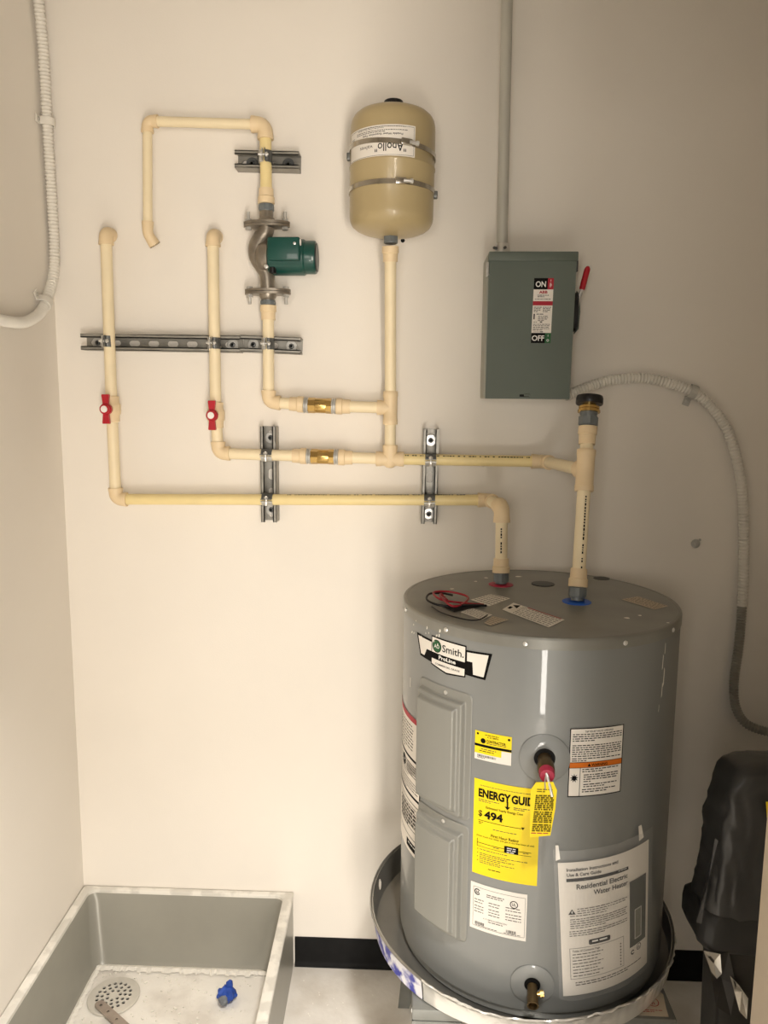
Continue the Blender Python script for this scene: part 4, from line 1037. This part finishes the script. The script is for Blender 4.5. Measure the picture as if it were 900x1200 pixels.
# drain valve
th = dg(-6.3); z = .5030
dc_ = ob('drain_cover', MB().lathe(hp(th,z,-.0012), hn(th), [(.0420,.0006),(.0420,.0022),(.0405,.0030),(.0160,.0034),(.0155,.0020)], 48), 'heater_grey', heater, ang=30)
ob('drain_hole', MB().lathe(hp(th,z,.001), hn(th), [(.0155,.0012),(.0010,.0012)], 24), 'foam_black', dc_)
dv = thing('drain_valve', 'brass drain valve low on the heater front', 'valve', hp(th,z,.002)); n_ = hn(th); q = hp(th,z-.002,.003); tl_ = (n_+V((0,0,-.22))).normalized()
ob('spout', MB().lathe(q, tl_, [(.0098,0),(.0098,.020),(.0108,.022),(.0108,.036),(.0112,.038),(.0112,.041),(.0085,.041),(.0080,.030),(.0005,.029)], 24), 'brass_dark', dv, ang=30)
s_ = q+tl_*.018
ob('stem_screw', MB().cyl(s_, s_+V((.020,0,.003)), .0048, n=12).cyl(s_+V((.014,0,.002)), s_+V((.021,0,.003)), .0070, n=10), 'brass', dv, ang=30)

# lid fittings and litter
ob('hot_port', MB().lathe((.2078,-.2465,1.2012), (0,0,1), [(.0290,0),(.0290,.0016),(.0270,.0024),(.0135,.0026)], 36), 'pink_plastic', heater, ang=30, label='pink ring at the hot outlet')
ob('cold_port', MB().lathe((.3545,-.3965,1.2012), (0,0,1), [(.0310,0),(.0310,.0016),(.0290,.0026),(.0150,.0030)], 36), 'blue_plastic', heater, ang=30, label='blue ring at the cold inlet')
pg = ob('lid_plug', MB().lathe((.3085,-.2340,1.2012), (0,0,1), [(.0270,0),(.0270,.0022),(.0215,.0024)], 32), 'plastic_black', heater, ang=30)
ob('plug_disc', MB().lathe((.3085,-.2340,1.2012), (0,0,1), [(.0212,.0010),(.0190,.0014),(.001,.0016)], 32), 'heater_lid', pg, ang=60)
ob('lid_knockout', MB().lathe((.4640,-.1600,1.2012), (0,0,1), [(.0200,0),(.0195,.0010),(.001,.0012)], 24), 'heater_dark', heater)
def lidsheet(pts, name, m, z=1.2025, lab=None, prints=None):
    """pts four corners; bilinear sheet"""
    P = [V((a,b,z)) for a, b in pts]
    s = Sheet(lambda u, v, h: (P[0]*(1-u)*(1-v)+P[1]*(1-u)*v+P[2]*u*v+P[3]*u*(1-v))+V((0,0,h)), 2)
    s.rect(0,0,1,1,m,0)
    if prints: prints(s)
    return s.build(name, m, heater, lab)
def pw(s):
    for q in range(6): s.words(.04, .92-q*.15, .96, 1, .06, 'ink_soft', .0004, seed=q, last=1, hh=.7)
def pb(s):
    s.poly([(.05,.75),(.16,.95),(.18,.55)],'ink',.0004); s.rect(.04,.30,.10,.55,'ink',.0004); s.rect(.30,.93,.95,.99,'ink_red',.0004)
    for q in range(6): s.words(.22, .88-q*.15, .96, 1, .05, 'ink_soft', .0004, seed=q+9, last=1, hh=.7)
lidsheet([(.185,-.474),(.216,-.416),(.301,-.542),(.260,-.598)], 'lid_sticker', 'paper', prints=pb)
lidsheet([(.125,-.397),(.174,-.344),(.214,-.379),(.161,-.448)], 'lid_sticker', 'paper', prints=pw)
lidsheet([(.098,-.500),(.124,-.464),(.161,-.515),(.137,-.554)], 'lid_sticker', 'paper', prints=pw)
lidsheet([(.139,-.577),(.160,-.527),(.190,-.550),(.150,-.594)], 'lid_sticker', 'card', z=1.2028, prints=pw)
lidsheet([(.457,-.370),(.502,-.341),(.542,-.421),(.504,-.451)], 'lid_sticker', 'card', prints=pw)
zz = 1.2045
ob('lead_wire', MB().sweep(catmull([(.150,-.445,zz),(.108,-.450,zz+.004),(.060,-.455,zz+.012),(.045,-.410,zz+.016),(.080,-.385,zz+.012),(.118,-.400,zz+.006),(.110,-.445,zz+.004),(.082,-.492,zz+.008),(.060,-.440,zz+.014),(.062,-.400,zz+.010),(.075,-.43,zz+.003)], .006), .0024, 8), 'wire_red', heater, ang=60)
ob('lead_wire', MB().sweep(catmull([(.155,-.452,zz),(.118,-.462,zz+.003),(.062,-.478,zz+.005),(.031,-.455,zz+.010),(.036,-.415,zz+.014),(.066,-.385,zz+.008),(.090,-.378,zz+.002)], .006), .0024, 8), 'wire_black', heater, ang=60)
ob('lead_wire', MB().sweep(catmull([(.040,-.470,zz),(.063,-.521,zz),(.103,-.560,zz),(.127,-.570,zz+.002),(.143,-.556,zz+.005),(.150,-.53,zz+.002)], .006), .0016, 8), 'wire_black', heater, ang=60)
cover_ = MB().add([(.060,-.455,1.2028),(.130,-.425,1.2028),(.145,-.455,1.2028),(.085,-.500,1.2028)], [(0,1,2,3)])
ob('wire_hole', cover_, 'dark_hole', heater, smooth=False, fix=False)
# splashes of white plaster on the jacket
sp_ = Sheet(lambda u, v, h: hp(u, v, h), .02)
Rs = random.Random(4)
for k in range(16):
    a = dg(Rs.uniform(-72,-46)); zz2 = Rs.uniform(1.15,1.19); s1 = Rs.uniform(.0015,.004)
    sp_.poly([(a-s1/HR*.5,zz2-s1),(a+s1/HR*.4,zz2-s1*.7),(a+s1/HR*.5,zz2+s1*.6),(a-s1/HR*.2,zz2+s1)], 'dust_white', .0032)
for a_, z_, s1 in ((45.0,1.132,.004),(46.5,1.100,.005),(45.6,1.075,.004),(46.2,1.158,.003),(44.0,1.04,.002),(-70,1.04,.003)):
    a = dg(a_); sp_.poly([(a-s1/HR*.5,z_-s1*4),(a+s1/HR*.3,z_-s1*3),(a+s1/HR*.5,z_+s1*3),(a-s1/HR*.1,z_+s1*4)], 'dust_white', .0012)
s_o = ob('plaster_splash', sp_.L['dust_white'], 'dust_white', heater, smooth=False, fix=False); s_o['kind'] = 'stuff'
ls = MB()
for x_, y_, s1 in ((.429,-.521,.008),(.50,-.55,.004),(.09,-.30,.006),(.15,-.22,.006),(.07,-.36,.005),(.26,-.16,.010),(.18,-.18,.007),(.46,-.50,.005)):
    pt = [V((x_+s1*Rs.uniform(.5,1)*math.cos(2*PI*i/7), y_+s1*Rs.uniform(.5,1)*math.sin(2*PI*i/7), 1.2026)) for i in range(7)]
    ls.add(pt, [tuple(range(7))])
s_o = ob('lid_splash', ls, 'dust_white', heater, smooth=False, fix=False); s_o['kind'] = 'stuff'

# ================================================================== drain pan, stand
PX, PY = .257, -.369
pan = thing('drain_pan', 'bent shallow metal drain pan under the water heater', 'drain pan', (PX,PY,.4195))
def wav(th): return .004*math.sin(2*th+.4)+.003*math.sin(5*th)+.010*max(0,math.cos(th+1.9))**2
def panmesh(prof, n=96, a0=0.0, a1=2*PI, close=True, crinkle=0.0):
    mb = MB(); m = n if close else n+1; vs = []
    for r, h, k in prof:
        for i in range(m):
            th = a0+(a1-a0)*i/n
            rr_ = r+k*.004*math.sin(3*th+1)
            if crinkle: rr_ += k*crinkle*noise.noise(V((th*22, h*90, 2.0))); h_ = h+k*crinkle*1.3*noise.noise(V((th*15, h*30, 7.0)))
            else: h_ = h
            vs.append(V((PX+rr_*math.sin(th), PY-rr_*math.cos(th), h_+k*wav(th))))
    fs = [(q*m+i, q*m+(i+1)%m, (q+1)*m+(i+1)%m, (q+1)*m+i) for q in range(len(prof)-1) for i in range(n)]
    mb.add(vs, fs); return mb
pm = panmesh([(.001,.4197,0),(.322,.4197,0),(.333,.424,.0),(.3405,.466,1),(.3440,.4705,1),(.3460,.4690,1),(.3445,.4655,1),(.3425,.466,1),(.3385,.4675,1),(.3310,.4255,0),(.321,.4215,0),(.001,.4215,0)])
po = ob('pan', pm, 'pan_metal', pan, ang=50)
po.data.materials[0] = MATS['pan_metal']
ct = MB(); th = dg(-104); q = V((PX+.338*math.sin(th), PY-.338*math.cos(th), .452)); ct.cyl(q-V((math.sin(th),-math.cos(th),0))*.03, q+V((math.sin(th),-math.cos(th),0))*.03, .0125, n=20)
boolean_cut(po, ct)
wr = panmesh([(.3345,.4215,0),(.3372,.440,.4),(.3425,.4640,1),(.3455,.4680,1),(.3480,.4720,1),(.3455,.4735,1)], 160, dg(-42), dg(75), False, .004)
ob('foil_wrap', wr, 'pan_foil', pan, ang=60, label='shiny foil lip along the front of the pan')
pl_ = panmesh([(.3350,.4215,0),(.3380,.440,.4),(.3432,.4635,1),(.3465,.4690,1)], 24, dg(-84), dg(-42.5), False)
ob('printed_strip', pl_, 'label_blue', pan, ang=60, label='white strip with blue print on the pan side')
stand = thing('heater_stand', 'grey sheet steel stand carrying the drain pan and heater', 'stand', (.27,-.40,0))
sx0, sx1, sy0, sy1, sz = .010, .535, -.640, -.150, .4185
ob('deck', MB().bevbox(((sx0+sx1)/2,(sy0+sy1)/2,sz-.0125), (sx1-sx0,sy1-sy0,.025), .003), 'stand_steel', stand, ang=30)
for lx, ly in ((sx0,sy0),(sx1,sy0),(sx0,sy1),(sx1,sy1)):
    ix = 1 if lx == sx0 else -1; iy = 1 if ly == sy0 else -1
    m1 = MB(); out = .035
    def leg(p_): return p_
    top = sz-.0255
    m1.prism([(0,0),(ix*.10,0),(ix*.10,-.05),(ix*.030-ix*out,-top),(-ix*out,-top)], (lx,ly,top), (1,0,0), (0,0,1), (0,iy,0), 0, .003)
    m1.prism([(0,0),(.10,0),(.10,-.05),(.030-.018,-top),(-.018,-top)], (lx,ly,top), (0,iy,0), (0,0,1), (ix,0,0), 0, .003)
    ob('leg', m1, 'stand_steel', stand, smooth=False)
ob('deck_bolt', MB().lathe((.012,-.628,sz-.012), (-1,0,0), [(.005,-.001),(.005,.003),(.003,.004)], 12), 'zinc_bright', stand)
cd = thing('carton_scrap', 'torn tan carton scrap with red print on the stand corner', 'cardboard', (.49,-.60,sz))
cpts = [(.440,-.632),(.455,-.560),(.515,-.555),(.528,-.575),(.522,-.612),(.520,-.634)]
ob('card', MB().prism(cpts, (0,0,0), (1,0,0), (0,1,0), (0,0,1), sz+.0002, sz+.0009), 'card', cd, smooth=False)
cs_ = Sheet(lambda u, v, h: V((u, v, sz+.0010+h)), .05); cs_.ring(.500,-.597,.0105,.0120,'ink_red',.0002,20); cs_.text('h', .497,-.604,.014,'ink_red',.0002,.01); cs_.words(.470,-.618,.512,2,.004,'ink_red',.0002)
ob('print', cs_.L['ink_red'], 'ink_red', cd, smooth=False, fix=False)['kind'] = 'stuff'

# ================================================================== wrapped bundle at the right
wbn = thing('wrapped_bundle', 'tall bundle wrapped in black plastic beside the water heater', 'bundle', (.87,-.50,0))
def sup(a, hx_, hy_, n=7.0):
    c, s = math.cos(a), math.sin(a)
    return V((hx_*math.copysign(abs(c)**(2/n), c), hy_*math.copysign(abs(s)**(2/n), s), 0))
BC = V((.835,-.540,0))
def bundle(zs, n=72, wr=1.0, seed=0, cap=True):
    mb = MB(); vs = []
    for z, hx_, hy_ in zs:
        for i in range(n):
            a = 2*PI*i/n; q = sup(a, hx_, hy_)
            k = noise.noise(V((q.x*14, q.y*14, z*3.0+seed)))*.012 + abs(noise.noise(V((q.x*30+z*9, q.y*30, z*11+seed))))*.014 + abs(noise.noise(V((q.x*52+z*26, q.y*50, z*20-q.x*12))))*.006
            d = q.normalized() if q.length > 0 else q
            vs.append(BC+q+d*k*wr+V((0,0,z+wr*.006*noise.noise(V((q.x*12,q.y*12,seed+5.))))))
    fs = [(k*n+i, k*n+(i+1)%n, (k+1)*n+(i+1)%n, (k+1)*n+i) for k in range(len(zs)-1) for i in range(n)]
    if cap: fs.append(tuple(range((len(zs)-1)*n, len(zs)*n)))
    mb.add(vs, fs); return mb
zs = [(.560+.320*i/26, .246-.046*i/26, .064-.004*i/26) for i in range(27)] + [(.895,.195,.058),(.908,.189,.055),(.917,.178,.049),(.922,.160,.038),(.924,.12,.014),(.924,.04,.006)]
ob('black_wrap', bundle(zs, 120, 1.0, 0), 'black_bag', wbn, ang=60, fix=True)
ob('wrap_hem', bundle([(.535,.234,.060),(.546,.246,.067),(.560,.251,.070),(.590,.251,.070),(.608,.248,.068),(.616,.238,.062)], 120, .7, 3, cap=False), 'black_bag_hem', wbn, ang=60)
ob('inner_body', bundle([(.012,.16,.050),(.03,.185,.052),(.25,.195,.054),(.45,.20,.056),(.58,.21,.058)], 90, .5, 8), 'dark_body', wbn, ang=60)
def scrap(pts, m, nm, fold=.010):
    c = sum((V(p_) for p_ in pts), V())/len(pts); n = (V(pts[1])-V(pts[0])).cross(V(pts[2])-V(pts[0])).normalized()
    mb = MB(); k = len(pts); vs = [V(p_) for p_ in pts]+[c+n*fold]
    mb.add(vs, [(i,(i+1)%k,k) for i in range(k)]); ob(nm, mb, m, wbn, smooth=False, fix=False)
# torn foil hanging below the hem, crease along the wrap
scrap([(.590,-.606,.545),(.622,-.610,.542),(.627,-.612,.500),(.618,-.612,.489),(.607,-.610,.502)], 'foil', 'foil_scrap')
scrap([(.646,-.606,.492),(.664,-.612,.475),(.681,-.616,.451),(.681,-.616,.405),(.668,-.612,.418)], 'foil', 'foil_scrap', .016)
scrap([(.600,-.604,.53),(.640,-.606,.545),(.660,-.606,.47),(.655,-.604,.40),(.625,-.603,.42)], 'dark_body', 'foil_scrap', .012)
scrap([(.684,-.615,.870),(.72,-.615,.872),(.72,-.615,.829),(.690,-.615,.829)], 'label_yellow', 'yellow_sticker', .001)
scrap([(.597,-.606,.786),(.602,-.609,.783),(.585,-.624,.700),(.573,-.630,.620),(.566,-.622,.618)], 'black_bag', 'wrap_fold', .008)
